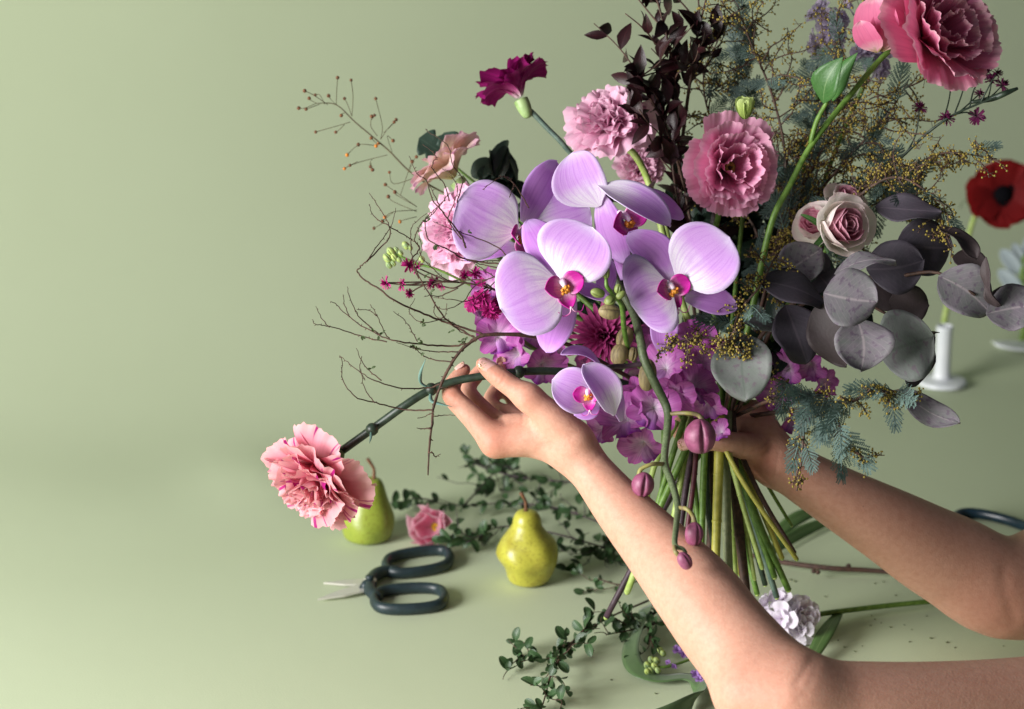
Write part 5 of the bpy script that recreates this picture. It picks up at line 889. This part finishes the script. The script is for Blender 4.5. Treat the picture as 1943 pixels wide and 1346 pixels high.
leafy('leafy_sprig', 'small leaved sprig lying in the foreground beside the nearer forearm', 'foliage', [TT([(1230, 1140, .02), (1150, 1175, .02), (1090, 1215, .02), (1040, 1250, .015), (1000, 1245, .01), (980, 1252, .01)]), TT([(1090, 1215, .02), (1050, 1270, .02), (1035, 1320, .01), (1020, 1370, .01)]), TT([(1260, 1180, .01), (1200, 1195, .015), (1150, 1205, .02)])],
      SPR, STEM['brown'], 25, 165, 83, pr='oval', wd=.62, r=2.6, twigs=8, world=1, lo=.2, spread=.8)
leafy('leafy_sprig', 'little leafy twig left of the nearer forearm above the foreground sprig', 'foliage', [TT([(1220, 1100, .01), (1180, 1110, .02), (1145, 1102, .02), (1130, 1095, .02)]), TT([(1250, 1150, .01), (1230, 1190, .02), (1240, 1230, .02)])], SPR, STEM['brown'], 22, 46, 85, pr='oval', wd=.62, r=2.2, twigs=5, world=1, lo=.1, spread=.8)
LISP = petal_mat('fallen_pink_petal', [(0, '#c9c24a'), (.12, '#d89aac'), (.45, '#e69ab4'), (.8, '#f2c4d2'), (1, '#f6d8e0')], vein=.15, vcol='#b05078', trans=.35)
lc = T(818, 1000, .028); ll = thing('lisianthus', 'single pink cupped lisianthus bloom lying on the paper between the pears', 'flower', lc); Ml = frame(lc, dc(-.25, .12, .9)); Rl = px(58, 2.55)
ring_flower(ll, Ml, [dict(n=5, L=1.15*Rl, W=1.5*Rl, th0=1.3, th1=-.1, z0=-.45*Rl, ruf=.05, edge=.12, w0=.3, wp=.6, tooth=.02, cup=.2, mat=LISP, tilt=.3), dict(n=5, L=1.05*Rl, W=1.25*Rl, th0=1.1, th1=-.25, z0=-.42*Rl, ruf=.05, edge=.12, w0=.3, wp=.6, tooth=.02, cup=.2, mat=LISP, tilt=.3)], 91)
b = MB()
for k in range(8): b.ball(lc+Ml[:3, :3]@np.array([.1*Rl*math.cos(k*2.4)+.06*Rl, .1*Rl*math.sin(k*2.4), -.36*Rl]), .06*Rl, 6, 4)
b.build('stamens', plain('yellow_stamen', '#c9a818', None, 50, .6), ll); calyx(ll, Ml, .16*Rl, .3*Rl, CALPALE, -.45*Rl)
# white stock with its stem and long leaf
WH = petal_mat('white_lilac_petal', [(0, '#d2d4c0'), (.3, '#e8dcec'), (1, '#f0eaf4')], vein=.1, vcol='#a894b8', trans=.35); FW = [floret(WH, 20+s) for s in range(3)]
stock('white and lilac stock lying on the paper behind the nearer forearm', TT([(1780, 1140, .01), (1680, 1150, .012), (1580, 1162, .015), (1510, 1172, .03), (1470, 1165, .045)]), 20, 36, 6, 42, FW, 'green', 6, True)
LONG = leaf_mat('long_leaf', '#4d6b38', '#5c7a44', '#8aa06a', .45, .12)
def strip(P, wd, up0, mat, name, root, prof_=None, tw_=0):
    c = cat(P, 8); n = len(c); g = np.zeros((n, 5, 3)); uv = np.zeros((n, 5, 2))
    tg = np.gradient(c, axis=0); tg /= np.linalg.norm(tg, axis=1)[:, None]
    for i in range(n):
        t = i/(n-1); u_ = np.array(up0(t), float); u_ = nrm(u_-tg[i]*np.dot(u_, tg[i])); w_ = wd*(prof_(t) if prof_ else 1)
        for j in range(5): g[i, j] = c[i]+u_*w_*(j/4-.5); uv[i, j] = (j/4, t)
    return MB().grid((g, uv)).build(name, mat, root, solid=.0005)
lf = thing('loose_leaf', 'long narrow green leaf lying on the paper right of the white stock', 'leaf', T(1590, 1180, .01)); strip(TT([(1590, 1165, .012), (1570, 1195, .02), (1545, 1240, .012), (1520, 1290, .006)]), px(34, 2.4), lambda t: (1, .2, .1), LONG, 'blade', lf, lambda t: math.sin(PI*min(1, .1+.9*t))**.6*(1-.3*t)+.05)
for lab, pts, wd in (('broad green blade lying on the paper under the far wrist', [(1460, 1025, .01), (1510, 985, .02), (1560, 965, .02)], 30), ('second green blade lying on the paper nearer the dark twig', [(1440, 1060, .01), (1520, 1010, .012), (1580, 985, .01)], 26)):
    q = thing('loose_leaf', lab, 'leaf', T(*pts[0])); strip(TT(pts), px(wd, 2.6), lambda t: (.3, 1, .3), LONG, 'blade', q, lambda t: math.sin(PI*(.12+.8*t))**.7)
dt = thing('dark_twig', 'dark brown twig lying on the paper behind the stem ends', 'branch', T(1600, 1078, .01)); b = MB(); b.tube(TT([(1410, 1050, .01), (1480, 1066, .01), (1570, 1078, .012), (1640, 1082, .01), (1720, 1088, .01)]), [px(5), px(6), px(6.5), px(6), px(5)], 8); b.build('stick', STEM['brown'], dt)
for u, v in ((1544, 1084), (1610, 1074), (1552, 1086)): MB().ball(T(u, v, .012), px(6), 6, 4).build('knot', STEM['brown'], dt)
# satin ribbon
m = NT('green_satin'); m.p.inputs['Base Color'].default_value = hx('#4f6a3f'); m.p.inputs['Roughness'].default_value = .28; m.p.inputs['Anisotropic'].default_value = .6; m.p.inputs['Sheen Weight'].default_value = .2
rb = thing('satin_ribbon', 'green satin ribbon curling on edge across the paper in the foreground', 'ribbon', T(1240, 1270, 0))
def up_r(t):
    K = ((0, (1, .5, .5)), (.3, (1, .6, .5)), (.42, (.5, 1, .1)), (.5, (.1, 1, -.1)), (.66, (0, 1, -.08)), (.76, (.6, .8, .3)), (1, (.2, .8, .8)))
    for (a, p), (b_, q) in zip(K, K[1:]):
        if t <= b_+1e-9: s_ = (t-a)/(b_-a); return tuple(p[i]+(q[i]-p[i])*s_ for i in range(3))
strip(TT([(1228, 1150, .016), (1208, 1190, .016), (1196, 1235, .014), (1208, 1268, .010), (1248, 1286, .007), (1300, 1284, .007), (1328, 1296, .009), (1322, 1325, .012), (1280, 1352, .014), (1220, 1375, .014)]), .022, up_r, m.m, 'band', rb)
# little flower heads and crumbs by the ribbon
LS = [floret(petal_mat('mauve_petal', [(0, '#e0dcc8'), (.3, '#b48acb'), (1, '#a77cc4')], vein=.2, vcol='#704a90', trans=.35), 40+s) for s in range(3)]
sp = thing('stock_sprig', 'small mauve flowered sprig with pale green buds lying inside the ribbon loop', 'flower', T(1280, 1262, .01)); MB().tube(TT([(1232, 1262, .012), (1262, 1266, .012), (1300, 1255, .012), (1340, 1240, .012)]), px(3), 6).build('stem', STEM['green'], sp)
for i, (u, v, s) in enumerate(((1286, 1236, 14), (1296, 1244, 12), (1278, 1266, 8), (1320, 1282, 13), (1328, 1290, 11), (1268, 1258, 7))): link('floret', LS[i % 3], sp, frame(T(u, v, .016), dc(.3*math.sin(i), .6, .6), (math.cos(i), 1, 0), px(s)))
for u, v, s in ((1236, 1252, 7), (1228, 1262, 7), (1242, 1264, 7), (1252, 1234, 7), (1258, 1240, 6), (1246, 1254, 7), (1234, 1272, 6), (1228, 1274, 6), (1248, 1272, 6)): 
    M_ = T(u, v, .014); d_ = (M_-CP)@FV; bud(sp, (u, v), F(-.4, .6, .4), s*1.9, s*2.4, d_, GB2, ph=u)
pt = thing('fallen_petal', 'tiny magenta petal head lying alone left of the ribbon', 'petal', T(1122, 1235, .004)); link('flower_head', PM[0], pt, frame(T(1122, 1236, .004), dc(0, .9, .3), (0, 1, 0), px(7)))
CR = plain('crumb', '#5a6244', '#6e7850', 200, .7); cme = MB().ball((0, 0, 0), (1, .6, .35), 6, 4).mesh('leaf_crumb', CR); R = np.random.RandomState(2)
for (u, v) in ((1160, 1290), (1244, 1316), (1660, 1175), (1672, 1182), (1654, 1168), (1690, 1190), (1716, 1186), (1730, 1195), (1766, 1211), (1797, 1219), (1726, 1218), (1812, 1229), (1904, 1226), (1652, 1187), (1758, 1169), (1590, 1215), (1602, 1228), (1622, 1236), (1560, 1250), (1636, 1226), (1500, 1100), (1508, 1103), (1566, 1132), (1660, 1107), (1676, 1104), (1700, 1130), (1650, 845), (1700, 835), (1752, 870)):
    s = px(1.8+2.4*R.rand(), 2.5); M_ = np.diag([s, s, s, 1.])@rotz(R.rand()*6); M_[:3, 3] = T(u, v, s*.3); o = link('leaf_crumb', cme, None, M_); tag(o, 'tiny dark leaf crumb scattered on the paper near the stock stem', 'crumb', 'leaf crumbs scattered on the paper')
